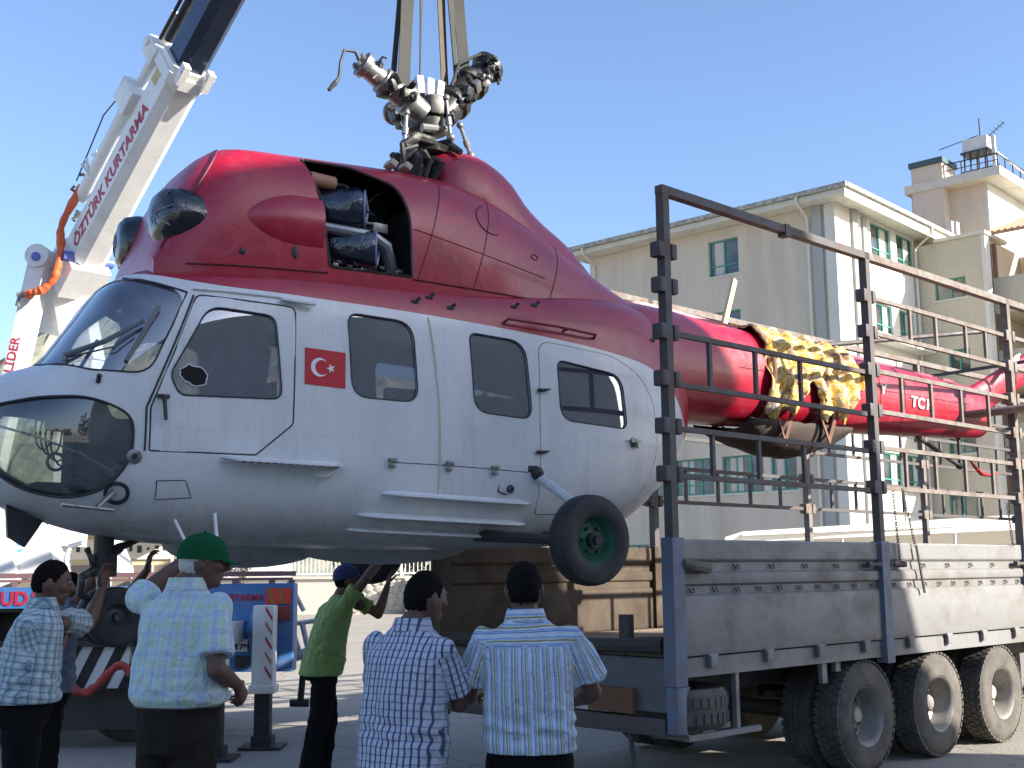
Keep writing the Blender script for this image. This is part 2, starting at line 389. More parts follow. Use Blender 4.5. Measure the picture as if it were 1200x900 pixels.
# ---- railing fence on a stone wall behind the yard
m_railw = mat('white_railing', (.72, .71, .66), .5)
m_stone = mat('field_stone', (.46, .42, .35), .9, dirt=(.20, .18, .15), dirt_amt=.6, dscale=4, vary=.3)
m_mort = mat('wall_mortar', (.52, .48, .41), .95)
FY = 48.0
wall = empty('stone_wall', (-8, FY+.35, 0), 0, 'low pale wall with rough stonework at its right end under the white railings', 'wall')
b = MB(); b.box((0, .12, .7), (11.6, .4, 1.4)); b.box((0, .1, 1.44), (11.7, .55, .1)); b.build('wall_core', m_mort, wall)
random.seed(31); stones = []
protos = []
for k in range(5):
    b = MB(); r = bmesh.ops.create_icosphere(b.bm, subdivisions=1, radius=1)
    for v in b.bm.verts: v.co = Vector((v.co.x*.5, v.co.y*.18, v.co.z*.5))*random.uniform(.88, 1.1)
    protos.append(b.build('stone', m_stone, wall, smooth=0)); kill_me = protos[-1]
first = True; cnt = 0
z = .16
while z < 1.30:
    x = 1.5+random.uniform(-.1, .15)
    while x < 5.6 and cnt < 240:
        w = random.uniform(.20, .55); pr = protos[cnt % 5]
        o = pr if cnt < 5 else pr.copy()
        if cnt >= 5: COL.objects.link(o); o.parent = wall
        o.location = (x+w/2, -.10, z+random.uniform(-.06, .06)); o.scale = (w*random.uniform(1.0, 1.25), .35, random.uniform(.27, .40)); o.rotation_euler = (0, random.uniform(-.7, .7), 0)
        x += w; cnt += 1
    z += .27
def railing(x0, x1, z0, h, y, label, name='railing_fence', nb=None, post=2.3):
    r = empty(name, (x0, y, 0), 0, label, 'fence')
    n = max(1, round((x1-x0)/post)); w = (x1-x0)/n
    for i in range(n+1):
        b = MB(); b.box((i*w, 0, z0+h/2+.04), (.09, .09, h+.08)); b.build('post', m_railw, r)
    bar = None
    for i in range(n):
        for zz in (z0+.10, z0+h-.12):
            b = MB(); b.box((i*w+w/2, 0, zz), (w-.09, .045, .06)); b.build('rail', m_railw, r)
        k = int(w/.16)
        for j in range(1, k):
            if bar is None:
                b = MB(); b.box((0, 0, 0), (.028, .028, h-.26)); bar = b.build('picket', m_railw, r); o = bar
            else: o = bar.copy(); COL.objects.link(o)
            o.location = (i*w+j*w/k, 0, z0+h/2-.01)
    return r
railing(-13.7, -2.2, 1.49, 1.45, FY+.45, 'white picket railing on top of the stone wall')
# gate pillar and boundary wall right of the railing
pl = empty('gate_pillar', (-3.95, FY-.1, 0), 0, 'pale rendered gate pillar at the end of the stone wall', 'pillar')
b = MB(); b.box((0, 0, .65), (.55, .5, 1.3)); b.build('shaft', mat('pillar_render', (.5, .42, .32), .85), pl)
b = MB(); b.box((0, 0, 1.35), (.66, .6, .10)); b.build('cap', mat('pillar_cap', (.55, .5, .42), .8), pl)
# yellow-fronted shop behind the railing, sun on it
sh = empty('roadside_shop', (-19.0, 54, 0), .12, 'sunlit cream shop front with dark illegible sign marks behind the crane truck', 'shop')
b = MB(); b.box((0, 2, 1.9), (9.5, 4, 3.8)); b.build('wall', mat('cream_wall', (.62, .50, .30), .8), sh)
b = MB(); b.box((0, -.35, 3.9), (9.9, 5.0, .18)); b.build('roof', mat('shop_roof', (.55, .46, .36), .8), sh)
b = MB(); b.box((1.2, -.06, 2.75), (6.4, .08, .9)); sg = b.build('sign_board', mat('sign_white', (.74, .70, .58), .6), sh)
b = MB(); random.seed(8)
for i in range(15): b.box((-1.6+i*.38, -.115, 2.75+random.uniform(-.1, .1)), (random.uniform(.08, .26), .02, random.uniform(.1, .34)))
tag(b.build('sign_marks', mat('sign_ink', (.04, .04, .05), .6), sg), kind='stuff')
b = MB(); b.box((1.0, -.05, 1.1), (5.5, .06, 1.9)); sg = b.build('shop_window', mat('shop_dark', (.20, .17, .14), .3), sh)
b = MB()
for i in range(7): b.box((-1.7+i*.9, -.10, 1.1), (.06, .05, 1.95))
b.build('window_frame', m_railw, sg)
# second pale low wall / kiosk left of the stone wall
ks = empty('white_kiosk', (-11.2, 50.5, 0), 0, 'small white kiosk behind the left end of the railing', 'kiosk')
b = MB(); b.box((0, 1, 1.7), (3.2, 2, 3.4)); b.build('wall', mat('kiosk_white', (.70, .69, .66), .7), ks)
b = MB(); b.box((0, .9, 3.46), (3.5, 2.4, .12)); b.build('roof', m_railw, ks)
b = MB(); b.box((-.6, -.02, 1.1), (.9, .06, 2.1)); b.build('door', mat('kiosk_door', (.45, .47, .48), .5), ks)
# ---- trees
m_bark = mat('bark', (.13, .10, .075), .9, vec=(6, 6, 1), vary=.3)
def leafmat(name, c, c2):
    m, t, b = newmat(name); oi = t.nodes.new('ShaderNodeObjectInfo'); g_ = t.nodes.new('ShaderNodeNewGeometry')
    r = ramp(t, g_.outputs['Random Per Island'], [(0, c), (1, c2)])
    t.links.new(r, b.inputs['Base Color']); b.inputs['Roughness'].default_value = .6
    b.inputs['Subsurface Weight'].default_value = 0; MATS[name] = m; return m
m_leaf = leafmat('leaf_green', (.045, .075, .022), (.12, .15, .05)); m_leaf2 = leafmat('leaf_olive', (.09, .10, .055), (.19, .20, .12))
def tree(loc, h, r, label, lm, n=900, trunk=.4, seed=1, name='tree', cl=9, group=None, leaf=.16):
    rnd = random.Random(seed); t = empty(name, loc, rnd.random()*6, label, 'tree', group)
    b = MB(); top = h*trunk; b.tube([(0, 0, 0), (.05*h*.3, 0, top*.6), (0, .03*h, top), (.02*h, 0, h*.85)], [.05*h*.6, .04*h*.6, .03*h*.55, .008*h], 8)
    cs = []
    for i in range(cl):
        a = i*2.4; rr = r*rnd.uniform(.25, .75); c = Vector((rr*math.cos(a), rr*math.sin(a), top+(h-top)*rnd.uniform(.12, .85))); cs.append((c, r*rnd.uniform(.32, .5)))
        b.tube([(0, 0, top*rnd.uniform(.6, 1)), c*.5+Vector((0, 0, top*.45)), c], [.02*h*.6, .012*h*.6, .004*h], 6)
    b.build('trunk', m_bark, t)
    b = MB()
    for i in range(n):
        c, R = cs[rnd.randrange(cl)]; d = Vector((rnd.gauss(0, 1), rnd.gauss(0, 1), rnd.gauss(0, .8))).normalized()*R*(rnd.random()**.45)
        q = c+d; x = Vector((rnd.gauss(0, 1), rnd.gauss(0, 1), rnd.gauss(0, 1))).normalized(); y = x.orthogonal().normalized(); s = leaf*rnd.uniform(.6, 1.3)
        vs = [b.bm.verts.new(q+x*s), b.bm.verts.new(q+y*s*.45), b.bm.verts.new(q-x*s), b.bm.verts.new(q-y*s*.45)]; b.face(vs)
    b.build('crown', lm, t, smooth=0, normals=False)
    return t
tree((-10.6, 47.2, 0), 3.1, .9, 'small slender tree in front of the white kiosk by the railing', m_leaf2, 500, .4, 4, leaf=.10)
tree((-6.3, 52, 0), 4.4, 1.7, 'bushy green tree behind the middle of the white railing', m_leaf, 900, .3, 6, leaf=.15)
tree((-3.6, 53, 0), 4.2, 1.5, 'leafy green tree behind the right end of the white railing', m_leaf2, 800, .3, 9, leaf=.15)
# ================================================================ apartment building (b along the sunlit face, t toward the right)
BO = Vector((12.645, 45.0, 0)); BA = math.radians(42.4)
def Bp(b_, t, z): return Vector((b_, -t, z))
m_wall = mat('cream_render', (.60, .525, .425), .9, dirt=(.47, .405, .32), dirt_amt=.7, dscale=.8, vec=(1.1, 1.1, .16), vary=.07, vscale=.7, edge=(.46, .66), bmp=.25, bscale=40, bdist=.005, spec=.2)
m_wall_l = mat('sunlit_white_render', (.62, .60, .54), .9, dirt=(.50, .48, .42), dirt_amt=.5, dscale=.3, vary=.05, spec=.2)  # paler render with the sun put into its colour; also white trim
m_greywall = mat('grey_pilaster', (.36, .37, .36), .9, vary=.08, spec=.2)
m_eave = mat('eave_paint', (.60, .58, .50), .85, dirt=(.35, .33, .28), dirt_amt=.6, dscale=.8)
m_gutter = mat('old_gutter', (.22, .24, .23), .7, dirt=(.50, .48, .42), dirt_amt=.8, dscale=5, edge=(.45, .55))
m_tile = mat('roof_tile', (.36, .20, .13), .85, vary=.25)
m_gframe = mat('green_frame', (.06, .30, .22), .5)
m_pipe = mat('drain_pipe', (.60, .58, .50), .6)
m_sill = mat('stone_sill', (.58, .56, .50), .8)
g_house = bpy.data.materials.new('house_glass'); g_house.use_nodes = True; _t = g_house.node_tree; _b = _t.nodes['Principled BSDF']
_r = ramp(_t, noise_(_t, objvec(_t), .9, 2), [(.35, (.03, .04, .045)), (.65, (.12, .14, .14))]); _t.links.new(_r, _b.inputs['Base Color']); _b.inputs['Roughness'].default_value = .06; _b.inputs['Specular IOR Level'].default_value = .8
m_curtain = mat('curtain', (.55, .50, .44), .9, vec=(9, 9, .3), vary=.25)
apt = empty('apartment_building', BO, PI/2-BA, 'four-storey cream apartment building with green windows and overhanging eaves behind the trailer', 'building')
def window(par, c, w, h, ux, nrm, name='window', panes=2, cur=True, transom=False):
    """window frame ring + mullions, recessed pane(s), sill; c = centre on the wall plane"""
    c = Vector(c); ux = Vector(ux).normalized(); n = Vector(nrm).normalized(); uz = Vector((0, 0, 1)); R = Matrix((ux, n, uz)).transposed()
    rv = MB(); 
    b = MB(); f = .055
    b.box(c+uz*(h/2-f/2)-n*.03, (w, .07, f), 0, R); b.box(c-uz*(h/2-f/2)-n*.03, (w, .07, f), 0, R)
    for sx in (-1, 1): b.box(c+ux*sx*(w/2-f/2)-n*.03, (f, .07, h-2*f), 0, R)
    for k in range(1, panes): b.box(c+ux*(-w/2+w*k/panes)-n*.03, (f*1.2, .065, h-2*f), 0, R)
    if transom: b.box(c-uz*h*.22-n*.032, (w-2*f, .06, f*.9), 0, R)
    wo_ = b.build(name, m_gframe, par, smooth=0)
    pw = (w-2*f)/panes
    for k in range(panes):
        b = MB(); b.box(c+ux*(-w/2+f+pw*(k+.5))-n*.05, (pw-.05, .012, h-2*f), 0, R); b.build('pane', g_house, wo_, smooth=0)
    if cur:
        b = MB(); ww = w*.30; b.box(c+ux*(w*.18)-n*.036, (ww, .008, (h-2*f)*.98), 0, R); b.build('curtain', m_curtain, wo_, smooth=0)
    b = MB(); b.box(c-uz*(h/2+.05)+n*.05, (w+.2, .18, .08), 0, R); b.build('sill', m_sill, wo_, smooth=0)
def wall_with_holes(par, o, ux, L, z0, z1, holes, th, mtl, nrm, name='wall'):
    """vertical wall slab from point o along ux, holes = (x0, x1, z0, z1)"""
    o = Vector(o); ux = Vector(ux).normalized(); n = Vector(nrm).normalized(); b = MB()
    xs = sorted({0, L}|{h[0] for h in holes}|{h[1] for h in holes}); zs = sorted({z0, z1}|{h[2] for h in holes}|{h[3] for h in holes})
    R = Matrix((ux, n, Vector((0, 0, 1)))).transposed()
    def hole(x, z): return any(h[0] < x < h[1] and h[2] < z < h[3] for h in holes)
    nx, nz = len(xs)-1, len(zs)-1; gridv = {}
    def V(i, j, k):
        key = (i, j, k)
        if key not in gridv: gridv[key] = b.bm.verts.new(o+ux*xs[i]+Vector((0, 0, zs[j]))-n*(th*k))
        return gridv[key]
    S = [[not hole((xs[i]+xs[i+1])/2, (zs[j]+zs[j+1])/2) for j in range(nz)] for i in range(nx)]
    for i in range(nx):
        for j in range(nz):
            if not S[i][j]: continue
            b.face([V(i, j, 0), V(i+1, j, 0), V(i+1, j+1, 0), V(i, j+1, 0)]); b.face([V(i, j, 1), V(i, j+1, 1), V(i+1, j+1, 1), V(i+1, j, 1)])
            if i == 0 or not S[i-1][j]: b.face([V(i, j, 0), V(i, j+1, 0), V(i, j+1, 1), V(i, j, 1)])
            if i == nx-1 or not S[i+1][j]: b.face([V(i+1, j, 0), V(i+1, j, 1), V(i+1, j+1, 1), V(i+1, j+1, 0)])
            if j == 0 or not S[i][j-1]: b.face([V(i, j, 0), V(i, j, 1), V(i+1, j, 1), V(i+1, j, 0)])
            if j == nz-1 or not S[i][j+1]: b.face([V(i, j+1, 0), V(i+1, j+1, 0), V(i+1, j+1, 1), V(i, j+1, 1)])
    return b.build(name, mtl, par, smooth=0)
NA = Vector((-1, 0, 0)); NB = Vector((0, -1, 0))      # outward normals of the shaded and the sunlit face (local)
TOPZ = 15.75
# face A: plane b=0, t from 0 to -12.2 -> local y from 0 to +12.2, ux = +y
winA = [(4.40, 5.85, 13.75, 15.26), (4.40, 5.85, 10.65, 12.2), (2.15, 3.30, 4.68, 6.18), (3.62, 5.55, 4.68, 6.18), (5.95, 7.9, 4.68, 6.18), (8.3, 9.6, 4.68, 6.18), (4.4, 5.85, 7.7, 9.2), (9.3, 10.6, 1.2, 2.7), (2.3, 3.6, 1.2, 2.7)]
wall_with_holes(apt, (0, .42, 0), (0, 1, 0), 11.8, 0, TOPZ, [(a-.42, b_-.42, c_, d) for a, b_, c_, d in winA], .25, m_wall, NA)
for a, b_, c_, d in winA: window(apt, (0.10, (a+b_)/2, (c_+d)/2), b_-a, d-c_, (0, 1, 0), NA, panes=2 if b_-a < 1.7 else 3, transom=c_ < 14)
b = MB(); b.b2((-.09, -.02, 0), (.25, .42, TOPZ)); b.build('corner_pilaster', m_wall_l, apt)
b = MB(); b.b2((-.13, .55, 0), (-.003, .95, TOPZ)); b.build('pilaster', m_greywall, apt)
# face B: plane t=0, b from .25 to 7.18 -> ux = +x
winB = [(3.0, 4.85, 14.2, 15.62), (5.4, 7.0, 14.2, 15.62), (3.1, 4.6, 11.1, 12.3), (5.3, 6.7, 11.1, 12.3), (3.05, 4.6, 7.9, 9.2), (5.2, 6.7, 7.9, 9.2), (3.0, 4.7, 4.72, 6.2), (5.2, 6.6, 4.72, 6.2), (3.0, 4.6, 1.3, 2.8)]
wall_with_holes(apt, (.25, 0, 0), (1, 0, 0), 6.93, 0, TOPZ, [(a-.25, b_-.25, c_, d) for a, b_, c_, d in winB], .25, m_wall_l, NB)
for a, b_, c_, d in winB: window(apt, ((a+b_)/2, 0.08, (c_+d)/2), b_-a, d-c_, (1, 0, 0), NB, panes=2, transom=True)
for z in (10.55, 7.35):
    b = MB(); b.b2((2.7, -.75, z), (7.0, -.002, z+.12)); b.build('ledge', m_wall_l, apt)
b = MB(); b.b2((1.25, -.12, 0), (1.65, -.003, TOPZ)); b.b2((2.2, -.10, 3.1), (2.5, -.003, TOPZ-.1)); b.build('pilaster', m_greywall, apt)
b = MB(); b.b2((.25, .25, 0), (13.5, 12.0, TOPZ)); b.build('core', m_wall, apt)
# eaves and roof
b = MB(); b.b2((-.85, -.85, 15.76), (11.0, 12.9, 15.98)); b.build('eaves', m_eave, apt)
b = MB()
hip = [(-.9, -.9), (11.1, -.9), (11.1, 12.95), (-.9, 12.95)]
v = [b.bm.verts.new((x, y, 16.0)) for x, y in hip]; r1 = b.bm.verts.new((4.4, 5.2, 17.35)); r2 = b.bm.verts.new((6.2, 7.0, 17.35))
b.face([v[0], v[1], r1]); b.face([v[1], v[2], r2, r1]); b.face([v[2], v[3], r2]); b.face([v[3], v[0], r1, r2]); b.face([v[3], v[2], v[1], v[0]]); b.build('roof', m_tile, apt, smooth=0)
b = MB(); b.b2((-1.02, -1.0, 15.99), (-.87, 12.95, 16.16)); b.b2((-.86, -1.02, 15.99), (11.0, -.88, 16.16)); b.build('gutter', m_gutter, apt)
b = MB(); b.b2((-.90, -.89, 15.60), (11.0, -.85, 15.985)); b.build('fascia', m_eave, apt)
for t_, s_ in ((1.15, 0), (11.9, 1)):
    b = MB(); b.tube([(-.95, t_, 16.0), (-.95, t_, 15.75), (-.12, t_, 15.3), (-.12, t_, .1)], .06, 8); b.build('drain_pipe', m_pipe, apt)
b = MB(); b.tube([(6.9, -.95, 16.0), (6.9, -.95, 15.75), (7.0, -.12, 15.2), (7.0, -.12, .1)], .06, 8); b.build('drain_pipe', m_pipe, apt)
# projecting wing: wall facing left at b=7.18, t 0..2.9
wing = [(1.2, 2.12, 12.8, 13.72), (1.15, 2.1, 9.65, 10.66), (1.0, 2.12, 6.75-.0, 7.7), (.82, 2.02, 3.32, 4.7)]
wing = [(.80, 2.12, 12.85, 13.72), (1.2, 2.1, 9.65, 10.66), (.95, 2.12, 6.3, 7.5), (.82, 2.02, 3.32, 4.7)]
m_shade_wall = mat('shaded_render', (.50, .455, .36), .9, dirt=(.40, .37, .30), dirt_amt=.5, dscale=.3, spec=.2)  # darker copy of the render, shade of the wing put into its colour
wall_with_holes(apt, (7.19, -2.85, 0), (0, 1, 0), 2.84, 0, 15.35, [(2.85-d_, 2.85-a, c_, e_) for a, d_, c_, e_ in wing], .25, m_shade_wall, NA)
for a, d_, c_, e_ in wing: window(apt, (7.29, -(a+d_)/2, (c_+e_)/2), d_-a, e_-c_, (0, 1, 0), NA, panes=2, cur=False)
b = MB(); b.b2((7.2, -3.02, 0), (7.75, -2.852, 15.35)); b.build('sunlit_pier', m_wall_l, apt)
b = MB(); b.b2((7.05, -3.1, 15.36), (9.6, -.9, 15.5)); b.build('coping', m_eave, apt)
b = MB(); b.b2((7.76, -2.85, 0), (12.5, .24, 15.34)); b.build('wing_core', m_shade_wall, apt)
# loggia bay to the right
b = MB()
b.b2((9.0, -9.0, 0), (12.5, -2.86, 2.6)); 
for z in (0, 3.1, 6.2, 9.3, 12.4): b.b2((8.2, -9.0, z), (8.4, -2.9, z+1.25)); b.b2((8.2, -9.0, z-.28), (12.5, -2.9, z-.02))
b.b2((11.6, -9.0, 2.6), (12.5, -2.86, 15.2)); b.build('loggia_wall', m_shade_wall, apt)
for z in (3.1, 6.2, 9.3, 12.4):
    for k in range(2):
        window(apt, (11.55, -4.6-k*2.4, z+1.75), 1.5, 1.5, (0, 1, 0), NA, panes=2)
    for y in (-3.0, -6.0, -8.9):
        b = MB(); b.box((8.3, y, z+2.0), (.16, .16, 1.5)); b.build('loggia_post', mat('loggia_wood', (.22, .13, .08), .7), apt)
b = MB(); v = [(7.9, -2.75, 15.55), (7.9, -9.3, 15.55), (12.6, -9.3, 17.2), (12.6, -2.75, 17.2)]
b.prism(v, (0, 0, 0), (0, 0, -.12)); b.build('tiled_canopy', m_tile, apt)
b = MB()
for i in range(24): b.tube([(7.9, -2.85-i*.27, 15.56), (12.5, -2.85-i*.27, 17.2)], .07, 5)
tag(b.build('canopy_tile_ridge', m_tile, apt), kind='stuff')
# taller block behind with chimney and roof terrace
blk = empty('tower_block', BO, PI/2-BA, 'taller cream stair tower with wide chimney and flat roof terrace behind the apartment eaves', 'building')
blk_z = 19.75
b = MB(); b.b2((14.0, -.72, 0), (24, 2.9, blk_z)); b.b2((17.0, 2.9, 0), (24, 9, blk_z-1.2)); b.build('wall', m_wall, blk)
b = MB(); b.b2((13.98, -.85, 0), (24, -.722, blk_z-.01)); b.build('sunlit_wall', m_wall_l, blk)
b = MB(); b.b2((13.2, -1.75, blk_z), (24.6, 2.9, blk_z+.42)); b.b2((16.2, 2.91, blk_z-1.2), (24.6, 9.4, blk_z-.8)); b.build('roof_slab', m_eave, blk)
b = MB(); b.b2((13.3, 1.0, 15), (14.9, 2.55, 21.0)); ch_ = b.build('chimney', m_wall, blk)
b = MB(); b.b2((13.2, .92, 21.01), (15.0, 2.63, 21.28)); b.build('chimney_cap', mat('dark_cap', (.05, .10, .11), .6), ch_)
for bb, y0, y1, zt_ in ((12.9, .55, .8, 17.9), (12.2, .05, .2, 17.6), (11.4, 3.0, 3.7, 18.3)):
    b = MB(); b.b2((bb, y0, 15.6), (bb+.35, y1, zt_)); b.build('vent_stack', m_wall_l, blk)
# roof-terrace railing, solar panels, tank, aerials
b = MB()
for i in range(4): b.cyl((13.4, -1.6+i*.85, blk_z+.42), (13.4, -1.6+i*.85, blk_z+1.1), .03, n=6)
b.cyl((13.4, -1.6, blk_z+1.1), (13.4, 1.0, blk_z+1.1), .03, n=6); b.cyl((13.4, -1.6, blk_z+.78), (13.4, 1.0, blk_z+.78), .02, n=6)
for i in range(10): b.cyl((13.4+i, -1.6, blk_z+.42), (13.4+i, -1.6, blk_z+1.1), .03, n=6)
b.cyl((13.4, -1.6, blk_z+1.1), (22.4, -1.6, blk_z+1.1), .03, n=6); b.build('terrace_railing', m_dark, blk)
for i in range(4):
    blz = blk_z if i < 2 else blk_z-1.2
    s_ = empty('solar_panel', BO, PI/2-BA, 'dark solar panel on the roof terrace, %s' % ('nearest the tank corner', 'second from the tank corner', 'just left of the chimney', 'furthest left, past the chimney')[i], 'solar panel', 'solar panels on the terrace')
    y = (-1.1, -.1, 3.3, 4.6)[i]; b = MB(); dx = 0 if i < 2 else 2.6; b.prism([(14.3+dx, y, blz+.5), (15.2+dx, y, blz+1.1), (15.2+dx, y+.9, blz+1.1), (14.3+dx, y+.9, blz+.5)], (0, 0, 0), (0, 0, .06)); b.build('panel', mat('solar_dark', (.02, .025, .04), .2), s_)
    b = MB(); b.beam((15.1+dx, y+.1, blz+.4), (15.1+dx, y+.1, blz+1.05), .05, .05); b.beam((15.1+dx, y+.8, blz+.4), (15.1+dx, y+.8, blz+1.05), .05, .05); b.build('stand', m_dark, s_)
tk = empty('water_tank', BO, PI/2-BA, 'square white water tank on thin legs on the roof terrace', 'water tank')
b = MB(); b.b2((14.6, -.75, blk_z+1.9), (15.6, .45, blk_z+2.55)); b.build('tank', mat('tank_paint', (.62, .61, .58), .6, dirt=(.3, .28, .25)), tk)
for x in (14.65, 15.5):
    for y in (-.7, -.3, .1, .4):
        b = MB(); b.box((x, y, blk_z+1.14), (.06, .06, 1.44)); b.build('leg', m_dark, tk)
b = MB(); b.b2((14.5, -.85, blk_z+1.82), (15.7, .55, blk_z+1.89)); b.build('tray', m_dark, tk)
an = empty('tv_aerial', BO, PI/2-BA, 'thin rooftop aerials sticking up beside the water tank', 'aerial')
for i, (p_, q_, r_) in enumerate((((15, -.3, 2.55), (15, -.3, 3.6), .03), ((14.6, 1.6, 2.35), (15, -.2, 2.75), .022), ((15, -.6, 2.5), (15, -1.5, 3.1), .022))):
    b = MB(); b.cyl((p_[0], p_[1], blk_z+p_[2]), (q_[0], q_[1], blk_z+q_[2]), r_, n=6); b.build('aerial_rod', m_dark, an)
for k in range(5):
    b = MB(); b.cyl((14.7, -.8-k*.16, blk_z+2.62+k*.11), (15.3, -.8-k*.16, blk_z+2.62+k*.11), .014, n=5); b.build('aerial_element', m_dark, an)
st = empty('roof_pylon', BO, PI/2-BA, 'white steel corner frame standing on the terrace edge', 'frame')
b = MB(); b.beam((13.5, -1.45, blk_z+.42), (13.5, -1.45, blk_z+2.0), .16, .16); b.build('post', m_wall_l, st)
b = MB(); b.beam((13.6, -1.55, blk_z+1.2), (19, -1.6, blk_z+.8), .08, .08); b.build('brace', m_wall_l, st)
# white market canopy in front of the building
cn = empty('white_awning', (9.2, 38, 0), 0, 'long white fabric awning seen just above the trailer side', 'awning')
b = MB(); b.prism([(-2.7, -1.0, 2.55), (-2.2, -1.2, 2.72), (9.0, 1.5, 3.15), (9.0, 4, 2.5), (-2.5, 2.5, 2.4)], (0, 0, 0), (0, 0, -.06)); b.build('cloth', mat('awning_white', (.78, .76, .70), .8), cn)
b = MB(); b.prism([(-2.7, -1.02, 2.62), (-2.2, -1.22, 2.78), (9.0, 1.46, 3.42), (9.0, 1.46, 2.9), (-2.7, -1.02, 2.45)], (0, 0, 0), (0, -.03, 0)); b.build('valance', mat('awning_white', (.78, .76, .70), .8), cn)
for x in (-2.4, 1, 4.5, 8.5):
    b = MB(); b.cyl((x, -.6, 0), (x, -.6, 2.5+.04*x), .05, n=8); b.build('leg', m_pipe, cn)
# unseen arched hall, roof outline fitted to throw the shade over the near half of the yard
dep = empty('shade_hall', (14.5, 6.6, 0), 0, 'unseen tall hall out of view, outline shaped to cast the shade over the yard', 'hall')
DD = Vector((.94, -.34, 0)).normalized(); DN = Vector((.34, .94, 0)).normalized()
prof = [(.95, 0), (.95, 4.5), (.62, 5.55), (.25, 6.15), (.03, 6.45), (-.12, 6.95), (-.21, 7.41), (-.5, 8.3), (-.9, 9.35), (-1.25, 10.1), (-1.9, 11.1), (-2.5, 11.6), (-3.1, 11.78), (-3.9, 11.72), (-4.9, 11.60), (-7, 11.3), (-12, 11.0), (-18, 10.5), (-21.5, 9.6), (-23, 7.6), (-23.4, 0)]
b = MB()
b.prism([DN*u+Vector((0, 0, z)) for u, z in prof], (0, 0, 0), DD*14+Vector((0, 0, 0))); b.build('wall', mat('shade_hall_render', (.38, .36, .32), .9), dep)

# unseen band of trees added behind the camera to give the window reflections structure
b = MB(); rnd = random.Random(77)
for k in range(16):
    cx = -40+k*5.2+rnd.uniform(-1, 1); cy = -34+rnd.uniform(-3, 3); hh = rnd.uniform(4, 9)
    for i in range(150):
        d = Vector((rnd.gauss(0, 1), rnd.gauss(0, 1), rnd.gauss(0, 1))).normalized()*(rnd.random()**.4); q = Vector((cx, cy, hh*.6))+Vector((d.x*2.6, d.y*2.2, d.z*hh*.42)); x = Vector((rnd.gauss(0, 1), rnd.gauss(0, 1), rnd.gauss(0, 1))).normalized()*.5; y = x.orthogonal()
        b.face([b.bm.verts.new(q+x), b.bm.verts.new(q+y*.6), b.bm.verts.new(q-x), b.bm.verts.new(q-y*.6)])
tag(b.build('reflected_trees', m_leaf, smooth=0, normals=False), kind='stuff')
# ================================================================ helicopter
HEL_O = Vector((-2.58, 7.59, 0)); HEL_A = math.radians(55)
def P(s, t, z): return Vector((s, -t, z))
class Hull:
    def __init__(self, s, zt, zb, hw, zc, nt, nb):
        self.s = s; self.f = [pchip(s, v) for v in (zt, zb, hw, zc, nt, nb)]
    def sec(self, s): return [g(s) for g in self.f]
    def ring(self, s, off, n):
        zt, zb, hw, zc, a, b = self.sec(s); zt -= off; zb += off; hw = max(hw-off, .004); zt = max(zt, zc+.003); zb = min(zb, zc-.003)
        out = []
        for i in range(n):
            th = 2*PI*(i+.5)/n; c, q = math.cos(th), math.sin(th); e = a if q >= 0 else b
            # blend exponent so the two halves meet smoothly
            h = (zt-zc) if q >= 0 else (zc-zb)
            t = hw*math.copysign(abs(c)**(2/e), c); z = zc+h*math.copysign(abs(q)**(2/e), q)
            out.append(P(s, t, z))
        return out
    def t(self, s, z):
        zt, zb, hw, zc, a, b = self.sec(s)
        h, e = ((zt-zc), a) if z >= zc else ((zc-zb), b)
        r = min(abs(z-zc)/max(h, 1e-4), 0.9999)
        return hw*(1-r**e)**(1/e)
    def pt(self, s, z, off=0.0, side=1):
        t = self.t(s, z); e = 0.004
        ds = Vector((2*e, self.t(s+e, z)-self.t(s-e, z), 0)); dz = Vector((0, self.t(s, z+e)-self.t(s, z-e), 2*e))
        n = ds.cross(dz);
        if n.length < 1e-12: n = Vector((0, 1, 0))
        n.normalize()
        if n.y < 0: n = -n
        q = Vector((s, t, z))+n*off
        return P(q.x, side*q.y, q.z)
    def shell(self, name, stations, n, off0, off1, mats, parent):
        mb = MB(); bm = mb.bm
        for off, mi in ((off0, 0), (off1, 1 if len(mats) > 1 else 0)):
            st = list(stations)
            if off > 0.001: st = [st[0]+off]+[q for q in st[1:-1] if st[0]+off*1.4 < q < st[-1]-off*1.4]+[st[-1]-off]
            rr = [[bm.verts.new(p) for p in self.ring(s, off, n)] for s in st]
            fs = []
            for a, b in zip(rr, rr[1:]):
                for i in range(n):
                    f = mb.face([a[i], a[(i+1) % n], b[(i+1) % n], b[i]], mi); fs.append(f)
            fs.append(mb.face(rr[0][::-1], mi)); fs.append(mb.face(rr[-1], mi))
            bmesh.ops.recalc_face_normals(bm, faces=fs)
            if off == off1: bmesh.ops.reverse_faces(bm, faces=fs)
        return mb.build(name, mats, parent, normals=False)
